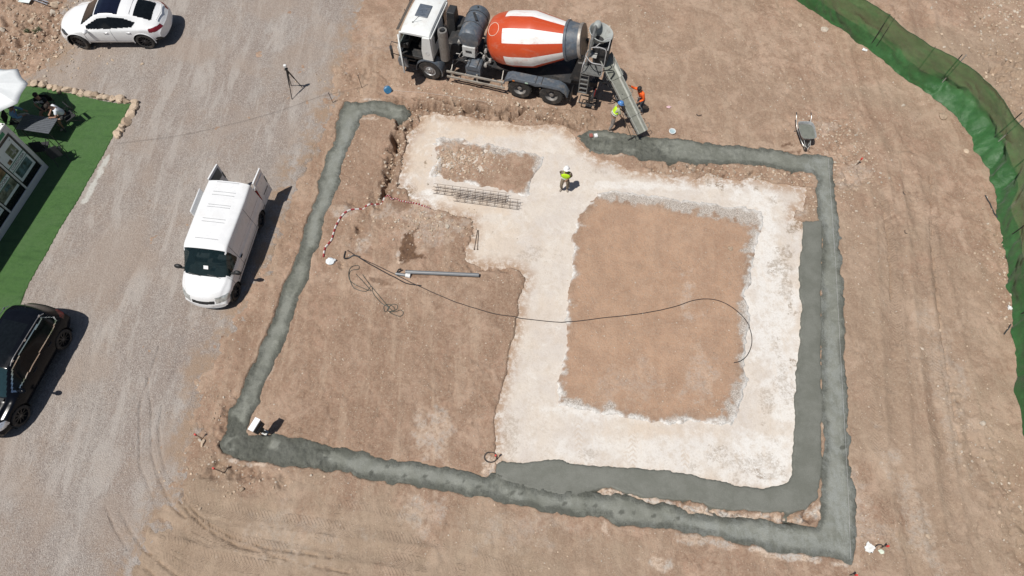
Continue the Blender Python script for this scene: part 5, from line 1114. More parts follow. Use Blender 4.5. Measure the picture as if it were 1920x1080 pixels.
# ------------------------------------------------------------------ wheelbarrow
def wheelbarrow():
    p = place(1503, 262); root = thing('wheelbarrow', 'galvanised wheelbarrow full of wet concrete, wheel towards the footing', 'wheelbarrow', p, R(-91))
    # x = forward (wheel end)
    b = MB(); ring = lambda hx0, hx1, hy0, hy1, z: [(hx0, -hy0, z), (hx1, -hy1, z), (hx1 + .05, 0, z), (hx1, hy1, z), (hx0, hy0, z), (hx0 - .02, 0, z)]
    def oval(x0, x1, y0, y1, z, n=24):
        o = []
        for k in range(n):
            a = 2 * math.pi * k / n; ca, sa = math.cos(a), math.sin(a); ex = abs(ca) ** .45 * (1 if ca > 0 else -1); ey = abs(sa) ** .45 * (1 if sa > 0 else -1)
            x = (x0 + x1) / 2 + (x1 - x0) / 2 * ex; f_ = (x - x0) / (x1 - x0); o.append((x, (y0 + (y1 - y0) * f_) * ey, z + .05 * f_))
        return o
    A_ = [oval(-.32, .30, .20, .17, .30), oval(-.48, .46, .33, .31, .58), oval(-.49, .47, .345, .325, .595), oval(-.475, .455, .325, .305, .59), oval(-.31, .29, .19, .16, .32)]
    n = 24
    for r_ in A_: b.v += r_
    for i in range(4):
        for k in range(n): b.f.append((i * n + k, i * n + (k + 1) % n, (i + 1) * n + (k + 1) % n, (i + 1) * n + k))
    b.f += [tuple(range(n))[::-1], tuple(4 * n + k for k in range(n))]; b.build('tray', galv, root)
    ld = MB(); o = oval(-.36, .43, .29, .29, .545); ld.v = o + [(.05, 0, .60)]; ld.f = [(k, (k + 1) % n, n) for k in range(n)]; ld.build('concrete_load', M('wheelbarrow_mix', (.17, .18, .155), .5, bump=.01), root)
    for s in (1, -1):
        MB().tube(smoothline([(-.90, s * .30, .64), (-.68, s * .31, .56), (-.4, s * .25, .33), (.3, s * .17, .28), (.52, s * .07, .22)], 3), .016, 8).build('frame_tube', galv, root)
        MB().tube([(-.91, s * .30, .642), (-.78, s * .305, .60)], .022, 8).build('grip', black, root)
        MB().tube([(-.38, s * .24, .33), (-.42, s * .26, .0)], .016, 6).build('leg', galv, root)
    MB().lathe([(.12, -.04), (.165, -.035), (.18, 0), (.165, .035), (.12, .04)], (.50, 0, .18), 24, rotm(R(90)), True).build('wheel', tyre_m, root)
    MB().tube([(.50, -.07, .18), (.50, .07, .18)], .03, 8).lathe([(0, -.02), (.13, -.02), (.13, .02), (0, .02)], (.50, 0, .18), 16, rotm(R(90))).build('hub', galv, root)
    MB().tube([(.35, .14, .45), (.60, .10, .36), (.70, 0, .30), (.60, -.10, .36), (.35, -.14, .45)], .015, 6).build('wheel_guard', galv, root)
wheelbarrow()

# ------------------------------------------------------------------ green netting fence
def fence():
    base = smoothline(GP([(1380, -80), (1480, -8), (1520, 22), (1556, 46), (1625, 93), (1668, 122), (1702, 152), (1735, 178), (1768, 204), (1800, 238), (1822, 270), (1843, 306), (1853, 335), (1859, 372), (1866, 410), (1876, 445), (1883, 490), (1886, 530), (1893, 575), (1896, 620), (1900, 680), (1906, 730), (1913, 775), (1921, 815), (1930, 880), (1940, 980), (1950, 1090)]), 10)
    root = thing('fence', 'green netting fence sagging between steel posts along the site edge', 'fence', (0, 0, 0))
    P = np.array(base); d = np.gradient(P, axis=0); d /= np.linalg.norm(d, axis=1)[:, None]; out = np.stack([-d[:, 1], d[:, 0]], 1)
    if (out[len(out) // 2] @ np.array([1, 0])) < 0: out = -out
    s = np.concatenate([[0], np.cumsum(np.linalg.norm(np.diff(P, axis=0), axis=1))]); S = np.arange(0, s[-1], .05)
    px_, py_ = np.interp(S, s, P[:, 0]), np.interp(S, s, P[:, 1]); ox, oy = np.interp(S, s, out[:, 0]), np.interp(S, s, out[:, 1])
    nk = 30; Hn = 1.82; K = np.linspace(0, 1, nk + 1); SS, KK = np.meshgrid(S, K, indexing='ij')
    cx, cy = G(1700, 152); s0 = S[np.argmin((px_ - cx) ** 2 + (py_ - cy) ** 2)]; cx, cy = G(1862, 390); s1 = S[np.argmin((px_ - cx) ** 2 + (py_ - cy) ** 2)]
    slump = .12 + .42 * sst(SS, s0 - .2, s0 + 1.2) * (1 - sst(SS, s1 - .8, s1 + .6)); slump = slump + .10 * sst(SS, s1, s1 + 2)
    z = Hn * KK - .07 * fbm(SS, SS * 0, 1.6, 2, 3) * KK - .10 * np.abs(np.sin(SS * math.pi / 2.6)) ** 2 * KK
    off = slump * np.minimum(1, (KK / .34)) ** .8 - .10 * np.sin(KK * 3.1) * np.sin(SS * 1.3) * .5
    # creases: long diagonal folds plus fine wrinkles
    off += (.50 * (.35 - np.abs(fbm(SS * 1.0 + KK * 1.6, KK * 1.2 - SS * .5, 1.3, 3, 5, .5))) + .10 * fbm(SS + KK, KK * 2, .4, 2, 6) + .03 * fbm(SS, KK * 1.2, .12, 2, 9)) * (1 - .72 * sst(KK, .35, .75)) * (.5 + slump)
    off += .05 * fbm(SS * .25, KK * 3, .4, 3, 12) * KK
    z += .06 * fbm(SS, KK, .5, 2, 14) * (KK > .05)
    X_ = px_[:, None] + ox[:, None] * off; Y_ = py_[:, None] + oy[:, None] * off
    zb = np.array([zat(a, b) for a, b in zip(px_, py_)])[:, None]; Z_ = z + zb + .015
    b = MB(); b.v = list(zip(X_.ravel(), Y_.ravel(), Z_.ravel())); m = nk + 1
    b.f = [(i * m + j, (i + 1) * m + j, (i + 1) * m + j + 1, i * m + j + 1) for i in range(len(S) - 1) for j in range(nk)]
    mm, n, bs, o = newmat('green_netting'); h = N(n)
    c = h.mix(h.ramp(h.noise(.9, 4, .6), .35, .65), (.034, .125, .034), (.052, .165, .052)); c = h.mix(h.ramp(h.noise(5, 5, .7), .45, .7, 0, .5), c, (.02, .095, .03))
    h.put(bs.inputs['Base Color'], c); bs.inputs['Roughness'].default_value = .40; bs.inputs['Specular IOR Level'].default_value = .35; bs.inputs['Sheen Weight'].default_value = .2
    h.put(bs.inputs['Normal'], h.bump(h.noise(3.2, 7, .72, h.stretch(1, 1, .5), .8), .8, .06))
    tr = n.nodes.new('ShaderNodeBsdfTransparent'); tr.inputs[0].default_value = (.80, .92, .74, 1); tl = n.nodes.new('ShaderNodeBsdfTranslucent'); h.put(tl.inputs[0], c)
    m1 = n.nodes.new('ShaderNodeMixShader'); m1.inputs[0].default_value = .15; h.link(bs.outputs[0], m1.inputs[1]); h.link(tl.outputs[0], m1.inputs[2])
    m2 = n.nodes.new('ShaderNodeMixShader'); 
    at = h.attr('k'); h.put(m2.inputs[0], h.ramp(at.outputs['Fac'], .0, 1, .03, .22)); h.link(m1.outputs[0], m2.inputs[1]); h.link(tr.outputs[0], m2.inputs[2]); h.link(m2.outputs[0], o.inputs[0])
    net = b.build('net', mm, root, smooth=0, recalc=False); net.data.polygons.foreach_set('use_smooth', [True] * len(net.data.polygons))
    # how open the weave hangs: bunched folds near the foot are closer
    op = np.clip(.9 * fbm(SS * .35 + KK, KK * 4, .5, 4, 41, .7) + .55 + .45 * sst(KK, .20, .50) - .75 * sst(slump, .3, .5) * (1 - sst(KK, .38, .50)) + .1 * fbm(SS, KK * 2, .5, 2, 8), 0, 1)
    a_ = net.data.attributes.new('k', 'FLOAT', 'POINT'); a_.data.foreach_set('value', op.ravel().astype(np.float32))
    MB().tube([(X_[i, -1], Y_[i, -1], Z_[i, -1]) for i in range(0, len(S), 3)], .012, 5).build('top_cord', M('green_cord', (.02, .07, .025), .7), root)
    def post(px, py, h_, lean=(0, 0), r=.022, mat=None):
        x, y = G(px, py); i = int(np.argmin((px_ - x) ** 2 + (py_ - y) ** 2)); o_ = slump[i, 0] + .02; bx, by = px_[i] + ox[i] * o_, py_[i] + oy[i] * o_
        MB().tube([(bx, by, zb[i, 0] - .05), (bx + ox[i] * .06 + lean[0], by + oy[i] * .06 + lean[1], zb[i, 0] + h_)], r, 8).build('post', mat or M('dark_post', (.035, .04, .035), .6, .3), root)
    post(1480, -8, 1.85); post(1625, 93, 1.84); post(1634, 98, 1.84, r=.014); post(1702, 152, 1.84, r=.016); post(1735, 178, 1.95, (.05, 0)); post(1738, 181, 2.0, (.10, .0), mat=galv); post(1825, 276, 1.95, (.1, .0)); post(1829, 284, 2.0, (.12, .02), mat=galv); post(1852, 332, 1.9); post(1876, 445, 1.9); post(1893, 590, 1.85); post(1906, 730, 1.85); post(1930, 880, 1.85)
fence()

# ------------------------------------------------------------------ display cabin, parasol, table and the seated group
def rectm(o, ax, ay, x0, x1, y0, y1, off, nrm):
    o, ax, ay, nrm = map(V3, (o, ax, ay, nrm)); return [tuple(o + ax * x + ay * y + nrm * off) for x, y in ((x0, y0), (x1, y0), (x1, y1), (x0, y1))]
def cabin():
    C = G(93, 314); ang = math.atan2(13.08 - 16.68, -19.8 + 19.0)
    root = thing('display_cabin', 'white show cabin with big poster windows standing on the turf', 'cabin', (C[0], C[1], .04), ang)
    # local: x along the glazed front away from the near corner, y to the right of it = outwards is +y ... the body lies at -y side
    sgn = -1
    frame = M('cabin_frame', (.56, .57, .57), .4, var=.04); L, D, H = 7.2, 2.4, 2.62
    def B(x0, x1, y0, y1, z0, z1): return MB().box(((x0 + x1) / 2, sgn * (y0 + y1) / 2, (z0 + z1) / 2), (x1 - x0, abs(y1 - y0), z1 - z0))
    B(0.12, L - .1, .16, D - .1, .02, H - .06).build('core', M('cabin_inside', (.02, .02, .022), .6), root)
    B(0, L, 0, .16, .0, .30).build('bottom_rail', frame, root, bevel=.02); B(0, L, 0, .16, 2.34, 2.60).build('top_rail', frame, root, bevel=.015)
    B(0, .16, 0, .17, .30, 2.34).build('corner_post', frame, root, bevel=.01); B(0, .10, .16, D, 0, 2.60).build('end_wall', frame, root, bevel=.01); B(.1, L, D - .1, D, 0, 2.60).build('back_wall', frame, root)
    rf = B(.08, L, .08, D - .08, 2.56, 2.60).build('roof', M('cabin_roof', (.50, .47, .42), .6, dirt=(.4, .35, .3, .5)), root)
    for i in range(9): B(.35, L - .2, .30 + i * .235, .325 + i * .235, 2.60, 2.62).build('roof_rib', M('roof_rib_grey', (.33, .31, .28), .6), rf)
    B(0, L, 0, .10, 2.60, 2.66).build('roof_edge', M('bright_flashing', (.78, .78, .76), .4, var=.03), root, bevel=.01); B(0, .10, .10, D, 2.60, 2.66).build('roof_edge', M('bright_flashing', (.78, .78, .76), .4, var=.03), root, bevel=.01)
    MB().lathe([(.0, .02), (.03, .02), (.03, 0)], (.06, sgn * .05, 2.66), 12).build('corner_bolt', black, root)
    gs = B(.30, 1.55, -.004, .01, 2.40, 2.56).build('fascia_sign', M('green_fascia', (.02, .20, .10), .5), root)
    green = M('teal_stripe', (.03, .16, .12), .4); pale = M('poster_paper', (.55, .62, .64), .35, var=.05); ph = [M('poster_photo_a', (.10, .13, .08), .35, var=.8, scale=5), M('poster_photo_b', (.16, .10, .05), .35, var=.8, scale=4), M('poster_photo_c', (.05, .10, .12), .35, var=.8, scale=6), M('poster_photo_d', (.12, .13, .11), .35, var=.8, scale=5)]
    dkp = M('poster_black', (.008, .009, .013), .25); sketch = M('plan_grey', (.26, .29, .29), .4); ink = M('poster_ink', (.03, .035, .05), .5)
    # reading direction: seen from outside (+y*-sgn)
    for i in range(6):
        x0 = .20 + i * 1.16; x1 = x0 + 1.08
        pn = B(x0, x1, .02, .06, .32, 2.32).build('window', dkp, root)
        def P(a, b_, z0, z1, m, nm, k=0): return B(a, b_, .014 - k * .002, .022, z0, z1).build(nm, m, pn)
        P(x0 + .05, x1 - .05, .62 if i % 2 == 0 else .66, 2.22, pale, 'poster')
        P(x0 + .05, x1 - .05, 1.40, 1.44, green, 'poster_stripe', 1); P(x0 + .05, x1 - .05, 1.18, 1.21, green, 'poster_stripe', 1)
        if i % 2 == 0:
            P(x0 + .18, x0 + .62, 1.52, 1.98, ph[0], 'poster_picture', 1); P(x0 + .22, x0 + .50, 1.64, 1.70, sketch, 'plan_sketch', 2); P(x0 + .32, x0 + .38, 1.58, 1.86, sketch, 'plan_sketch', 2); P(x0 + .68, x0 + .88, 1.48, 1.64, ph[1], 'poster_picture', 1)
            P(x0 + .14, x1 - .14, .74, 1.14, ph[2], 'poster_picture', 1)
            for j in range(7): P(x0 + .12 + j * .08, x0 + .12 + j * .08 + .05, 2.10, 2.13, ink, 'poster_caption', 1) if j < 1 else None
            P(x1 - .20, x1 - .11, 2.02, 2.13, ink, 'poster_emblem', 1)
        else:
            P(x0 + .05, x1 - .05, 1.44, 2.22, ph[1], 'poster_picture', 1); P(x0 + .05, x1 - .05, .78, 1.18, ph[3], 'poster_picture', 1); P(x0 + .3, x0 + .6, .95, 1.12, ph[2], 'poster_picture', 2)
        t = text_mb('CORDOBA', .17, ((x0 + x1) / 2, sgn * .012, 1.305), (-1, 0, 0), (0, 0, 1), .002); t.build('poster_lettering', ink, pn, smooth=0)
        B(x1 + .005, x1 + .075, -.01, .06, .30, 2.34).build('mullion', frame, root)
    return root
cabin()

def parasol():
    cx, cy = -20.78, 18.92; z = zat(cx, cy); root = thing('parasol', 'large white octagonal parasol shading the slatted garden table', 'parasol', (cx, cy, z))
    b = MB(); n = 8; rr = 1.36; rz = R(18); pts = []; sub = 6
    for k in range(n * sub):
        a = 2 * math.pi * k / (n * sub) + rz; f = (k % sub) / sub; ca = math.cos(math.pi / n); loc = (f - .5) * 2 * math.pi / n
        sag = .5 + .5 * math.cos(2 * math.pi * (f - .5)); r = rr * ca / math.cos(loc) * (1 - .05 * sag); pts.append((a, r, sag))
    b.v.append((0, 0, 2.36)); ringn = 6
    for i in range(1, ringn + 1):
        q = i / ringn
        for a, r, sag in pts: b.v.append((r * q * math.cos(a), r * q * math.sin(a), 2.36 - .46 * q ** 1.15 - .035 * sag * math.sin(q * math.pi * .9)))
    m = n * sub
    for k in range(m): b.f.append((0, 1 + k, 1 + (k + 1) % m))
    for i in range(ringn - 1):
        for k in range(m): b.f.append((1 + i * m + k, 1 + (i + 1) * m + k, 1 + (i + 1) * m + (k + 1) % m, 1 + i * m + (k + 1) % m))
    cn = b.build('canopy', M('white_canvas', (.76, .79, .80), .8, var=.03), root, smooth=12, recalc=False); so_ = cn.modifiers.new('thickness', 'SOLIDIFY'); so_.thickness = .006
    MB().tube([(0, 0, 0), (0, 0, 2.38)], .025, 10).build('pole', M('parasol_pole', (.2, .2, .2), .4, .6), root); MB().ball((0, 0, 2.40), .04, 8, 6).build('finial', white_pl, root)
    MB().lathe([(0, .12), (.10, .10), (.28, .06), (.30, 0), (0, 0)], n=20).build('base', dk_plain, root)
    for k in range(8):
        a = 2 * math.pi * k / 8 + rz; MB().tube([(0, 0, 2.30), (1.32 * math.cos(a), 1.32 * math.sin(a), 1.885)], .009, 5).build('rib', dk_plain, root)
dk_plain = M('charcoal_metal', (.03, .031, .034), .5)
parasol()
def table():
    a = R(170); cx, cy = -19.52, 18.26; z = zat(cx, cy); root = thing('garden_table', 'dark slatted garden table half in the parasol shade', 'table', (cx, cy, z), a)
    b = MB()
    for i in range(9): b.box((0, -.36 + i * .09, .745), (1.45, .078, .022))
    b.build('table_top', M('grey_slats', (.085, .095, .11), .6), root)
    MB().box((0, 0, .715), (1.3, .66, .03)).build('table_frame', dk_plain, root)
    for sx in (-1, 1):
        for sy in (-1, 1): MB().tube([(sx * .64, sy * .32, 0), (sx * .62, sy * .30, .71)], .022, 8).build('leg', dk_plain, root)
    return z
zt_ = table()
def chair(label, x, y, rz, first=[None]):
    z = zat(x, y)
    if first[0] is None:
        root = thing('garden_chair', label, 'chair', (x, y, z), rz, 'garden chairs round the slatted table'); tx = M('chair_mesh', (.022, .023, .026), .8); fm = M('chair_frame', (.05, .05, .055), .35, .6)
        MB().box((0, 0, .44), (.46, .44, .03)).build('seat', tx, root, bevel=.01); MB().box((0, -.26, .72), (.46, .03, .50), rotm(R(-12), 0, 0)).build('backrest', tx, root, bevel=.01)
        for s in (-1, 1):
            MB().tube(smoothline([(s * .25, .24, 0), (s * .25, .22, .62), (s * .25, .0, .66), (s * .25, -.24, .64)], 4), .014, 6).build('armrest', fm, root)
            MB().tube([(s * .24, .10, .44), (s * .25, -.34, 0)], .014, 6).build('leg', fm, root); MB().tube([(s * .24, -.20, .44), (s * .24, -.34, .99)], .014, 6).build('back_post', fm, root)
        first[0] = root; return root
    c = copy_tree(first[0]); c.location = (x, y, z); c.rotation_euler = (0, 0, rz); c['label'] = label; return c
ft = lambda x, y: math.atan2(18.35 - y, -19.6 - x) - R(90)
chair('black chair under the man in the black T-shirt', -19.62, 19.42, R(185)); chair('black chair under the man in the white T-shirt', -18.62, 18.95, R(140)); chair('black chair under the sitter in pale blue, by the parasol pole', -20.75, 18.7, R(-80))
chair('empty black chair between the table and the cabin corner', -19.20, 17.35, R(10)); chair('empty black chair closest to the cabin front, shiny armrests', -18.55, 17.05, R(30))
def sit(lean=.12, **kw):
    J = dict(pelvis=(0, -.02, .53), chest=(0, .02 + lean, .90), neck=(0, .06 + lean, 1.07), head=(0, .10 + lean * 1.3, 1.20), Lsh=(-.185, .03 + lean, 1.0), Rsh=(.185, .03 + lean, 1.0), Lel=(-.27, .16 + lean, .80), Rel=(.27, .16 + lean, .80), Lha=(-.14, .38 + lean, .76), Rha=(.14, .38 + lean, .76),
        Lhip=(-.10, .02, .52), Rhip=(.10, .02, .52), Lkn=(-.16, .44, .52), Rkn=(.16, .44, .52), Lan=(-.16, .44, .09), Ran=(.16, .44, .09), Ltoe=(-.17, .60, .035), Rtoe=(.17, .60, .035)); J.update(kw); return J
dhair = M('dark_brown_hair', (.02, .014, .010), .8); tan_s = M('tanned_skin', (.30, .17, .115), .55)
pa = person('man in black T-shirt and shorts sitting under the parasol, facing the camera', (-19.62, 19.45, zat(-19.62, 19.45)), R(186), sit(.05, head=(0, .12, 1.22), Lkn=(-.22, .46, .52), Rkn=(.20, .48, .50), Lha=(-.12, .36, .66), Rha=(.08, .34, .66)), M('black_tee', (.008, .008, .010), .9), M('dark_shorts', (.03, .03, .03), .9), skin=tan_s, hair=dhair, sleeve=.4, shorts=True)
t = text_mb('VANS', .15, (0, .262, 1.00), (-1, 0, 0), (0, -.35, 1), .003)
t.build('shirt_lettering', white_pl, pa, smooth=0)
person('man in white T-shirt leaning on the table at its far right end', (-18.66, 18.98, zat(-18.66, 18.98)), R(125), sit(.20, Lha=(-.16, .52, .80), Rha=(.10, .50, .80)), M('white_tee', (.72, .76, .80), .9, var=.03), M('dark_shorts', (.03, .03, .03), .9), skin=tan_s, hair=dhair, sleeve=.4, shorts=True)
person('person in light blue shirt and pale trousers half hidden under the parasol', (-20.68, 18.72, zat(-20.68, 18.72)), R(-78), sit(.10), M('light_blue_shirt', (.16, .30, .48), .9), M('cream_trousers', (.50, .46, .42), .9), skin=tan_s, hair=dhair, sleeve=1.0)

# ------------------------------------------------------------------ stones edging the turf
def stone_mesh(seed, sx, sy, sz, n=12, m=8, amp=.16):
    b = MB().ball((0, 0, 0), (1, 1, 1), n, m); v = np.array(b.v); rg = np.random.RandomState(seed)
    cuts = [(lambda d: d / np.linalg.norm(d))(rg.randn(3)) for _ in range(8)]; lim = rg.uniform(.45, .82, 8)
    for d, l in zip(cuts, lim): k = v @ d; v = v - np.outer(np.maximum(k - l, 0), d)
    v += .03 * rg.randn(*v.shape); v[::, 2] = np.maximum(v[:, 2], -.55)
    # weld the poles so there are no spikes
    b.v = [tuple(p) for p in v * np.array((sx, sy, sz))]; b.v[0:n] = [tuple(np.mean(np.array(b.v[0:n]), 0))] * n; b.v[-n:] = [tuple(np.mean(np.array(b.v[-n:]), 0))] * n
    return b
sand_stone = M('sandstone', (.47, .37, .275), .9, var=.22, scale=5, bump=.012); grey_stone = M('pale_stone', (.46, .40, .33), .9, var=.2, scale=7, bump=.01); brown_stone = M('brown_stone', (.33, .25, .18), .9, var=.25, scale=6, bump=.01)
ords = ['first', 'second', 'third', 'fourth', 'fifth', 'sixth', 'seventh', 'eighth', 'ninth', 'tenth', 'eleventh', 'twelfth', 'thirteenth', 'fourteenth', 'fifteenth', 'sixteenth', 'seventeenth']
row = [(57, 156, 9), (69, 156, 15), (82, 158, 13), (94, 161, 13), (105, 165, 12), (115, 167, 9), (127, 168, 19), (142, 171, 10), (154, 173, 15), (168, 175, 17), (180, 178, 11), (190, 180, 12), (202, 182, 15), (213, 183, 12), (225, 185, 17), (238, 189, 14), (254, 192, 17)]
for i, (px, py, wd) in enumerate(row):
    x, y = G(px, py + 3); m_ = wd * .0125
    o = stone_mesh(100 + i, m_ * 1.30, .17 + .04 * ((i * 7) % 3), .15).build('border_stone', sand_stone if i % 5 else brown_stone, None, smooth=14, loc=(x, y, zat(x, y) + .05)); o.rotation_euler = (0, 0, R(-10 + 7 * ((i * 5) % 4)))
    tag(o, f'{ords[i]} border stone from the left in the row along the turf\'s back edge', 'stone', 'stones edging the artificial turf')
col = [(251, 203, 16), (245, 217, 20), (238, 230, 17), (232, 238, 12), (228, 244, 15), (221, 254, 16)]
for i, (px, py, wd) in enumerate(col):
    x, y = G(px, py); m_ = wd * .0125
    o = stone_mesh(140 + i, m_ * 1.25, m_ * 1.15, .16).build('border_stone', sand_stone if i != 2 else brown_stone, None, smooth=14, loc=(x, y, zat(x, y) + .04)); o.rotation_euler = (0, 0, R(30 + 50 * i))
    tag(o, f'{ords[i]} border stone below the corner down the turf\'s right edge', 'stone', 'stones edging the artificial turf')

# ------------------------------------------------------------------ loose rocks that stand out, then the countless small ones
rocks = [(103, 8, .26, 'tan upright boulder beside the green and white board'), (100, 22, .20, 'brown rock right below the upright tan boulder'), (17, 17, .17, 'pale flat-topped rock near the top left corner'), (58, 40, .22, 'tan block in the rubble under the green and white board'), (5, 55, .16, 'brown rock cut by the left edge of the picture'), (27, 126, .13, 'pale yellow rock above the parasol'), (1500, 48, .14, 'round brown rock left of the fence post pair'), (1546, 56, .20, 'wide flat rock at the foot of the netting near the top'), (1766, 220, .20, 'tan slab of stone against the foot of the netting bulge'), (1811, 284, .14, 'flat brown stone left of the lower netting bulge'), (1694, 198, .10, 'pale stone in the open dirt left of the netting'), (1370, 465, .13, 'flat stone on the larger levelled dirt island'), (841, 334, .07, 'pink stone low on the smaller rubble island'), (746, 362, .09, 'left one of two round stones in the wet corner'), (756, 362, .08, 'right one of two round stones in the wet corner'), (823, 405, .12, 'pale pink stone on the rubble above the wet stain'), (838, 424, .11, 'pale round stone right of the wet stain'), (198 + 257, 919, .09, 'dark round stone in the tyre-marked dirt below the corner'), (382, 832, .15, 'larger flat tan stone by the left red-topped peg'), (376, 826, .09, 'slim pale stone by the left red-topped peg'), (1893, 462, .15, 'pale rock touching the lower netting'), (1738, 1005, .10, 'small pale rock in the haul road near the bottom'), (1840, 795, .12, 'pale rock by the netting low on the right'), (1005, 203, .16, 'flat tan slab of earth beside the rear truck wheel')]
for i, (px, py, sz, lb) in enumerate(rocks):
    x, y = G(px, py); o = stone_mesh(200 + i, sz, sz * (.75 + .2 * ((i * 7) % 3) / 2), sz * .6).build('rock', (sand_stone, grey_stone, brown_stone)[i % 3], None, loc=(x, y, zat(x, y) + sz * .12)); o.rotation_euler = (.1, .05, i * 1.3)
    tag(o, lb, 'rock')
def scatter():
    rg = np.random.RandomState(5); protos = []
    for k in range(6):
        b = stone_mesh(300 + k, 1, .8, .55, 6, 4); protos.append((np.array(b.v), b.f))
    out = {0: ([], []), 1: ([], []), 2: ([], [])}; cnt = 0
    def put(x, y, s):
        nonlocal cnt
        k = rg.randint(6); v, f = protos[k]; a = rg.rand() * 6.28; Rm = np.array(((math.cos(a), -math.sin(a), 0), (math.sin(a), math.cos(a), 0), (0, 0, 1)))
        q = (v * s * np.array((1, rg.uniform(.7, 1.1), rg.uniform(.7, 1.2)))) @ Rm.T + np.array((x, y, zat(x, y) + s * .12)); g_ = rg.choice(3, p=(.45, .35, .20)); V_, F_ = out[g_]; o = sum(len(a_) for a_ in V_); V_.append(q); F_ += [tuple(i + o for i in p) for p in f]; cnt += 1
    # (px, py, rx, ry metres, count, min size, max size, angle)
    cl_ = [(60, 60, 3.6, 2.6, 900, .02, .13), (60, 100, 2.6, 1.4, 350, .02, .09), (870, 305, 1.6, .75, 420, .02, .085), (850, 295, .9, .5, 120, .04, .10), (740, 300, .5, 3.0, 260, .02, .10, -15), (765, 222, .6, .4, 60, .03, .11), (900, 185, 3.2, .5, 260, .02, .10, -8), (880, 212, 3.4, .3, 170, .02, .09, -6), (1040, 226, 1.2, .3, 80, .02, .09), (800, 420, 1.8, .7, 330, .02, .08), (1590, 300, 1.3, 1.6, 420, .02, .085), (1560, 245, 1.3, .8, 200, .02, .08), (1600, 420, .7, 3, 160, .015, .06), (1240, 300, 2.2, .5, 120, .02, .06, -4), (1370, 322, 2.6, .3, 200, .02, .09, -4), (1480, 335, 1.2, .3, 90, .02, .08), (1530, 390, .3, 1.2, 90, .02, .07),
        (420, 830, 1.0, 1.6, 170, .02, .08), (450, 885, 2.6, .6, 150, .015, .07, -5), (1500, 150, 4, 4, 420, .012, .06), (1300, 60, 6, 3.5, 380, .012, .06), (1880, 60, 2.0, 6, 700, .02, .11), (1900, 20, 1.5, 2, 200, .03, .13), (1880, 500, .8, 3.0, 260, .02, .08), (1880, 900, 1.0, 4, 330, .015, .08, 8), (1720, 800, 3, 7, 500, .01, .045), (900, 990, 7, 1.6, 330, .01, .05), (650, 300, 1.4, 3.5, 200, .015, .07), (640, 160, 1.6, 1.2, 90, .015, .07), (700, 620, 4.5, 4, 620, .01, .045), (900, 430, 1.4, 1.6, 200, .015, .06), (840, 590, 3, 2.5, 220, .01, .05), (1230, 600, 3.5, 3.6, 160, .01, .045), (1090, 80, 3.2, 2.0, 120, .015, .07), (780, 80, 1.2, 2.0, 120, .015, .06), (1160, 30, 3, 1.5, 100, .015, .08), (960, 600, .4, 2.8, 110, .01, .05), (1340, 968, 2.6, .12, 60, .02, .06, -9), (1640, 1010, .8, .5, 50, .015, .05), (1620, 950, .5, 2, 90, .01, .05), (480, 560, .7, 2.8, 160, .012, .05, -12), (330, 700, 5, 6, 150, .008, .03)]
    for c_ in cl_:
        px, py, rx, ry, n_, s0, s1 = c_[:7]; a = R(c_[7]) if len(c_) > 7 else 0; cx, cy = G(px, py)
        for _ in range(n_):
            u, v = rg.randn(2) * .6; x = cx + u * rx * math.cos(a) - v * ry * math.sin(a); y = cy + u * rx * math.sin(a) + v * ry * math.cos(a)
            if sampf(sdA, x, y) > -.03 or sampf(sdB, x, y) > -.03 or sampf(sdL, x, y) > -.1: continue
            if sampf(sdP, x, y) > .05 and sampf(sdI, x, y) < .05 and rg.rand() < .93: continue
            put(x, y, s0 + (s1 - s0) * rg.rand() ** 2.4)
    for g_, (mt, nm, lb) in enumerate(((sand_stone, 'loose_stones', 'tan loose stones strewn over the dirt'), (grey_stone, 'loose_stones', 'pale grey loose stones strewn over the dirt'), (brown_stone, 'dirt_clods', 'brown clods of earth strewn over the site'))):
        V_, F_ = out[g_]; me = bpy.data.meshes.new(nm); me.from_pydata(np.concatenate(V_).tolist(), [], F_); me.materials.append(mt); o = bpy.data.objects.new(nm, me); COL.objects.link(o); tag(o, lb, 'stones' if g_ < 2 else 'clods', kind='stuff')
scatter()

# ------------------------------------------------------------------ small things on the site
def gpts(px, dz=.015, n=5): return [(x, y, zat(x, y) + dz) for x, y in smoothline(GP(px), n)]
hose_b = M('black_rubber_hose', (.022, .022, .024), .45); hose_g = M('dark_green_hose', (.03, .05, .045), .45)
def line_thing(name, label, cat, px, r, mat, dz=None, n=5): return tag(MB().tube(gpts(px, dz if dz is not None else r * .8, n), r, 6).build(name, mat), label, cat)
line_thing('hose', 'long black hose running from the left across the pale slab to the dirt island', 'hose', [(652, 470), (668, 480), (700, 495), (740, 514), (772, 530), (820, 552), (880, 575), (940, 590), (1000, 598), (1065, 603), (1130, 596), (1200, 588), (1260, 576), (1300, 563), (1330, 560), (1360, 568), (1390, 590), (1407, 615), (1411, 640), (1404, 662), (1390, 676), (1376, 680)], .015, hose_b)
line_thing('cable', 'black cable doubled along the hose above the grey pipe', 'cable', [(672, 482), (700, 499), (740, 520), (762, 531), (790, 536)], .022, hose_b)
line_thing('garden_hose', 'thin dark green hose tangled on the dirt left of the pipe', 'hose', [(668, 514), (690, 538), (694, 545), (660, 530), (654, 512), (660, 500), (672, 498), (672, 505), (658, 508), (655, 520), (664, 540), (685, 546), (696, 536), (700, 550), (715, 568), (728, 576), (722, 584), (720, 574), (730, 570), (740, 578), (734, 584), (726, 580), (735, 570), (745, 572), (742, 580), (730, 584), (748, 592), (756, 586), (750, 580), (738, 583), (724, 570), (706, 548), (694, 534), (680, 515)], .012, hose_g, n=7)
line_thing('cable', 'black hose end with a fitting bent beside the red and white tape', 'cable', [(648, 472), (646, 485), (654, 484), (664, 480), (675, 482)], .03, hose_b)
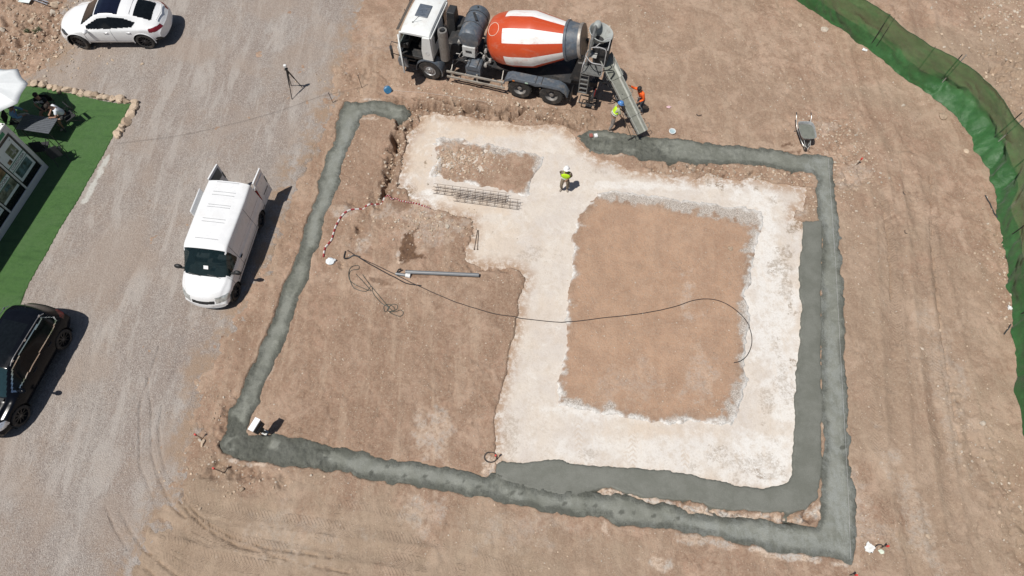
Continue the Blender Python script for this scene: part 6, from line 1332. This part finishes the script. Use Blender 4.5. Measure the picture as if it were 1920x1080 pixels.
t_ = thing('ground_string', 'thin dark setting-out string stretched low over the gravel to a peg', 'string', (0, 0, 0))
MB().tube([(x, y, z) for x, y, z in gpts([(218, 271), (330, 257), (430, 236), (520, 212), (600, 184), (622, 179), (678, 166)], .05, 3)], .004, 5).build('string', M('dark_string', (.05, .045, .04), .8), t_)
line_thing('layout_string', 'white setting-out string pulled tight over the right footing', 'string', [(1552, 298), (1566, 500), (1577, 700), (1588, 900), (1594, 1048)], .0035, M('white_string', (.6, .6, .58), .7), .045, 12)
line_thing('layout_string', 'white string running from the blue reel along the truck side', 'string', [(735, 171), (800, 176), (860, 184), (930, 195)], .0035, M('white_string', (.6, .6, .58), .7), .03)
# warning tape, twisted red and white
def tape():
    root = thing('warning_tape', 'red and white warning tape lying in a curve on the dirt', 'tape', (0, 0, 0)); P = gpts([(607, 483), (610, 466), (622, 450), (628, 430), (640, 408), (655, 396), (680, 390), (700, 384), (715, 378), (722, 372)], .035, 14); segs = {0: [], 1: []}
    L = 0; cur = [P[0]]; k = 0
    for a, b_ in zip(P[:-1], P[1:]):
        L += math.dist(a, b_); cur.append(b_)
        if L > .13: segs[k % 2].append(cur); cur = [b_]; k += 1; L = 0
    for k, (nm, mt) in enumerate((('red_band', M('tape_red', (.32, .04, .045), .5)), ('white_band', M('tape_white', (.66, .62, .60), .5)))):
        b = MB()
        for sg in segs[k]: b.tube(sg, .032, 5)
        o = b.build(nm, mt, root); 
    return root
tape()
def tape2():
    rg = random.Random(3); root = thing('warning_tape', 'crumpled red and white tape end beside the pale slab corner', 'tape', (0, 0, 0)); pts = [(722, 371), (730, 369), (735, 376), (742, 372), (750, 377), (762, 379), (772, 381), (785, 384), (798, 388), (806, 390)]
    P = gpts(pts, .03, 5)
    for i in range(len(P) - 1): MB().tube([P[i], (P[i + 1][0], P[i + 1][1], P[i + 1][2] + rg.uniform(-.01, .05))], .018 + .012 * (i % 2), 5).build('red_band' if i % 2 else 'white_band', M('tape_red', (.32, .04, .045), .5) if i % 2 else M('tape_white', (.66, .62, .60), .5), root)
tape2()
def crumple(name, label, cat, px, py, s, mat, seed, h_=.6):
    x, y = G(px, py); b = stone_mesh(seed, s, s * .85, s * h_, 16, 10); rg = np.random.RandomState(seed); v = np.array(b.v); v[:, :2] *= (1 + .18 * rg.randn(len(v), 1)); b.v = [tuple(p) for p in v]
    return tag(b.build(name, mat, None, loc=(x, y, zat(x, y) + s * .25), smooth=20), label, cat)
crumple('plastic_bag', 'white plastic bag at the lower end of the warning tape', 'bag', 621, 493, .20, M('white_bag', (.72, .76, .78), .4, var=.08), 71)
crumple('plaster_lump', 'white spill of plaster near the bottom right footing corner', 'plaster', 1630, 1029, .17, M('white_spill', (.72, .72, .70), .8), 73, .2)
crumple('paper_scrap', 'green-white paper scrap right of the bottom right plaster', 'paper', 1652, 1034, .09, M('pale_scrap', (.60, .66, .55), .7), 74, .2)
crumple('cloth_scrap', 'white scrap caught at the foot of the netting near the upper post pair', 'scrap', 1621, 94, .12, white_pl, 75, .5)
crumple('cloth_scrap', 'white knot on the netting foot low on the right', 'scrap', 1894, 577, .10, white_pl, 76, .8)
crumple('paper_scrap', 'pink and white scraps in the dirt right of the orange-shirted worker', 'paper', 1254, 201, .10, M('pink_scrap', (.62, .42, .45), .7), 77, .2)
# grey pipes
def pipe():
    a = G(762, 510, .08); b_ = G(898, 516, .08); z = max(zat(*a), zat(*b_)) + .10; root = thing('drain_pipe', 'long grey plastic drain pipe lying on the dirt', 'pipe', (a[0], a[1], z)); g_ = M('grey_pvc', (.18, .19, .20), .35, var=.06)
    d = (b_[0] - a[0], b_[1] - a[1], 0); o = MB().tube([(0, 0, 0), (d[0], d[1], 0)], .075, 20, False).build('tube', g_, root); MB().tube([(d[0] * .002, d[1] * .002, 0), (-d[0] * .01, -d[1] * .01, 0)], .085, 20, False).build('socket', g_, root)
    MB().tube([(d[0] * .99, d[1] * .99, 0), (d[0] * .995, d[1] * .995, 0)], .068, 18).build('bore_shade', black, root)  # black plug stands in for the shade inside the pipe
    a = G(742, 513, .06); b_ = G(768, 517, .06); z = zat(*a) + .07; root = thing('pipe_offcut', 'short grey pipe piece with a white collar at the long pipe\'s end', 'pipe', (a[0], a[1], z)); d = (b_[0] - a[0], b_[1] - a[1], 0)
    MB().tube([(0, 0, 0), d], .055, 16).build('tube', g_, root); MB().tube([(d[0] * .72, d[1] * .72, 0), (d[0] * 1.05, d[1] * 1.05, 0)], .085, 16).build('collar', white_pl, root); MB().tube(smoothline([(.05, .03, .02), (.12, .12, .10), (.2, .16, .05)], 4), .03, 8).build('bend', black, root)
pipe()
# survey tripod
def tripod():
    x, y = G(554, 172); z = zat(x, y); root = thing('survey_tripod', 'black survey tripod with a white instrument head on the gravel', 'tripod', (x, y, z)); top = (0, 0, 1.28)
    for px, py in ((547, 162), (548, 187), (567, 165)):
        fx, fy = G(px, py); f = (fx - x, fy - y, zat(fx, fy) - z); l = MB().tube([top, (f[0] * .5, f[1] * .5, .64 + f[2] * .5)], .030, 6).tube([(f[0] * .5, f[1] * .5, .64 + f[2] * .5), f], .018, 6).build('leg', black, root)
    MB().tube([(0, 0, 1.0), (0, 0, 1.40)], .035, 10).box((0, 0, 1.30), (.12, .12, .05)).build('centre_column', black, root); MB().box((0, 0, 1.47), (.12, .10, .13)).build('instrument_head', white_pl, root, bevel=.02)
tripod()
def stake(name, label, px, py, h_, lean, r=.014, top=None, mat=None, cat='stake'):
    x, y = G(px, py); z = zat(x, y); root = thing(name, label, cat, (x, y, z)); MB().tube([(0, 0, -.05), (lean[0], lean[1], h_)], r, 6).build('rod', mat or rebar_m, root)
    if top: MB().lathe([(0, .05), (.03, .045), (.034, 0), (.034, -.06), (.028, -.06)], (lean[0], lean[1], h_), 10).build('cap', top, root)
    else: MB().ball((lean[0], lean[1], h_), .024, 8, 6).build('knob', black, root)
stake('setting_out_stake', 'rusty rod with string standing left of the blue reel', 679, 166, .74, (-.02, .0))
stake('setting_out_stake', 'rusty rod at the gravel edge above the top left footing corner', 625, 194, .62, (-.04, -.02))
redc = M('red_cap', (.60, .05, .04), .5)
stake('marker_peg', 'red-capped peg left of the bottom left footing corner', 381, 823, .42, (-.08, .03), top=redc); stake('marker_peg', 'red-capped peg just under the bottom left footing corner', 422, 887, .62, (-.12, .02), top=redc)
stake('marker_peg', 'red-capped peg by the coiled cable at the slab corner', 932, 861, .45, (-.04, .04), top=redc); stake('marker_peg', 'red-capped peg beside the white plaster spill', 1650, 1027, .30, (.1, .02), top=redc)
stake('marker_peg', 'red-capped peg at the bottom edge below the right footing', 1592, 1078, .30, (.1, -.02), top=redc); stake('marker_peg', 'red-capped peg in the rubble right of the top right footing corner', 1606, 309, .35, (.08, .06), top=redc)
line_thing('cable_coil', 'black cable coil lying by the pale slab\'s lower left corner', 'cable', [(920 + (11 + k * .05) * math.cos(k * .7), 857 + (9 + k * .04) * math.sin(k * .7) - (k % 5) * .2) for k in range(32)], .014, M('brownish_cable', (.05, .042, .036), .6), n=3)
line_thing('wire_loop', 'dark wire loop beside the white plaster spill', 'wire', [(1638, 1030), (1642, 1024), (1648, 1021), (1654, 1023), (1653, 1028)], .016, hose_b)
line_thing('wire_loop', 'dark bent strip lying in the dirt above the upper footing', 'wire', [(1306, 214), (1310, 217), (1316, 215)], .018, hose_b); line_thing('wire_loop', 'small dark hook on the haul road between footing and netting', 'wire', [(1692, 360), (1694, 364), (1697, 365)], .014, hose_b); line_thing('wire_loop', 'lower small dark hook on the haul road', 'wire', [(1696, 432), (1697, 437), (1701, 438)], .014, hose_b)
line_thing('rod', 'dark steel rod lying aslant at the foot of the netting', 'rod', [(1845, 368), (1852, 380), (1858, 392), (1868, 410)], .022, M('grey_rod', (.08, .09, .095), .5, .5), .03); line_thing('rod', 'grey rod sticking out below the lower netting knot', 'rod', [(1882, 627), (1890, 617), (1896, 608)], .022, M('grey_rod', (.08, .09, .095), .5, .5), .04)
for k, (a, b_) in enumerate((((889, 466), (895, 430)), ((895, 466), (897, 430)))):
    A_, B_ = G(*a), G(*b_); o = MB().tube([(A_[0], A_[1], zat(*A_) + .02), (B_[0], B_[1], zat(*B_) + .03)], .014, 6).ball((A_[0], A_[1], zat(*A_) + .03), .03, 8, 6).build('steel_pin', rebar_m); tag(o, ('left' if k == 0 else 'right') + ' one of two crossed steel pins lying on the slab edge', 'steel pin')
# rebar cages
def cage(label, a, b_, wpx, tilt, dz):
    A_, B_ = G(*a), G(*b_); x0, y0 = A_; dx, dy = B_[0] - x0, B_[1] - y0; L = math.hypot(dx, dy); t = (dx / L, dy / L); s_ = (-t[1], t[0]); z = max(zat(*A_), zat(*B_)) + dz
    root = thing('rebar_cage', label, 'rebar cage', (x0, y0, z), math.atan2(dy, dx), 'steel cages on the pale slab'); W = wpx
    for yy in (-W / 2, 0, W / 2):
        for zz in (0.02, .26): MB().tube([(-.15 + tilt * zz, yy, zz), (L + .1 + tilt * zz, yy, zz)], .0075, 5).build('bar', rebar_m, root)
    n_ = int(L / .30)
    for i in range(n_ + 1):
        x = i * L / n_; MB().tube([(x, -W / 2, .02), (x, W / 2, .02), (x, W / 2, .26), (x, -W / 2, .26), (x, -W / 2, .02)], .006, 5).build('stirrup', rebar_m, root)
cage('upper left steel reinforcement cage lying below the rubble island', (820, 356), (948, 373), .30, 0, .02)
cage('lower right steel reinforcement cage overlapping its neighbour', (858, 371), (970, 386), .30, 0, .05)
# blue and white reel, bucket, bricks in the concrete
x, y = G(728, 173); root = thing('string_reel', 'blue and white round string reel on the dirt left of the truck', 'reel', (x, y, zat(x, y)), R(30)); rt = rotm(R(70)); MB().lathe([(0, -.08), (.15, -.08), (.17, -.05), (.16, -.03)], (0, 0, .14), 20, rt).build('flange', M('blue_plastic', (.05, .22, .42), .4), root); MB().lathe([(0, .08), (.15, .08), (.17, .05), (.16, .03)], (0, 0, .14), 20, rt).build('flange', M('blue_plastic', (.05, .22, .42), .4), root)
MB().lathe([(.13, -.05), (.15, 0), (.13, .05)], (0, 0, .14), 20, rt).build('wound_line', white_pl, root)
x, y = G(1260, 248); root = thing('bucket', 'small white round bucket on the dirt above the upper footing', 'bucket', (x, y, zat(x, y))); MB().lathe([(0, 0), (.11, 0), (.135, .10), (.145, .10), (.145, .115), (.12, .115), (.115, .03), (0, .03)], n=24).build('pail', white_pl, root); MB().lathe([(0, .075), (.118, .075)], n=20).build('contents', M('bluegrey_paint', (.35, .45, .48), .5), root)
for px, nm, lb, mt in ((1108, 'brick', 'small red and grey block on the wet concrete', M('brick_red', (.30, .10, .08), .8)), (1117, 'spacer_block', 'small white block on the wet concrete beside the reddish one', white_pl)):
    x, y = G(px, 256); root = MB().box((0, 0, .04), (.14, .17, .08)).box((0, .02, .082), (.05, .10, .012)).build(nm, mt, None, bevel=.01, loc=(x, y, zat(x, y))); root.rotation_euler = (0, 0, R(10)); tag(root, lb, 'block')
# white meter box on its stand
def box_stand():
    x, y = G(498, 812); z = zat(x, y); root = thing('site_power_box', 'white-topped power box, body darkened as shade, on a dark stand in the lower left footing corner', 'power box', (x, y, z), R(-24)); 
    MB().box((0, 0, 1.08), (.20, .44, .05)).build('lid', M('bright_white_lid', (.82, .84, .86), .3, var=.02), root, bevel=.008); MB().box((.0, 0, .82), (.17, .40, .48)).build('cabinet', M('shaded_cabinet', (.025, .027, .03), .5), root, bevel=.01)  # near-black cabinet colour paints the shade on the box's front
    MB().tube([(0, 0, 0), (0, 0, .62)], .045, 8).box((0, 0, .45), (.10, .16, .24)).build('post', black, root); MB().box((0, 0, .03), (.20, .16, .06)).build('foot', galv, root, bevel=.01)
    b = MB()
    for k in range(4): b.box((.09, -.12 + k * .08, .80), (.02, .05, .07))
    b.build('sockets', M('socket_blue', (.06, .08, .14), .4), root); MB().tube(smoothline([(.05, -.1, .6), (.12, -.15, .35), (.08, -.1, .12), (-.1, -.12, .02)], 5), .014, 6).build('cord', black, root)
box_stand()
# fallen board, top left
x, y = G(50, 4); root = thing('notice_board', 'green and white board fallen on the rubble in the top left corner', 'board', (x, y, zat(x, y) + .12), R(-14)); MB().box((0, .1, 0), (.62, .50, .03), rotm(R(6), R(-5), 0)).build('panel', M('board_white', (.66, .72, .70), .4), root, bevel=.005)
MB().box((.02, .14, .02), (.34, .24, .012), rotm(R(6), R(-5), 0)).build('printed_field', M('board_green', (.10, .30, .20), .5), root); MB().tube([(.3, .12, .02), (1.25, -.05, .04)], .028, 8).build('leg', M('aluminium_leg', (.5, .53, .58), .35, .7), root); MB().tube([(.35, .24, .02), (1.2, .10, .04)], .028, 8).build('leg', M('aluminium_leg', (.5, .53, .58), .35, .7), root)
# dry weed tufts
def weed(label, px, py, seed, s=.25):
    rg = random.Random(seed); x, y = G(px, py); root = thing('weed', label, 'plant', (x, y, zat(x, y))); b = MB()
    for _ in range(70):
        a = rg.uniform(0, 6.28); l = rg.uniform(.4, 1) * s; h_ = rg.uniform(.2, .8) * s; p = (l * math.cos(a), l * math.sin(a), h_); b.tube([(p[0] * .1, p[1] * .1, 0), (p[0] * .5, p[1] * .5, h_ * .8), p], [.006, .012, .002], 4)
    b.build('leaves', M('dusty_weed', (.10, .115, .06), .9, var=.3), root)
weed('low grey-green weed on the rubble left of the white coupe SUV', 72, 60, 1, .28); weed('dry grey tuft left of the low green weed', 50, 58, 3, .18)
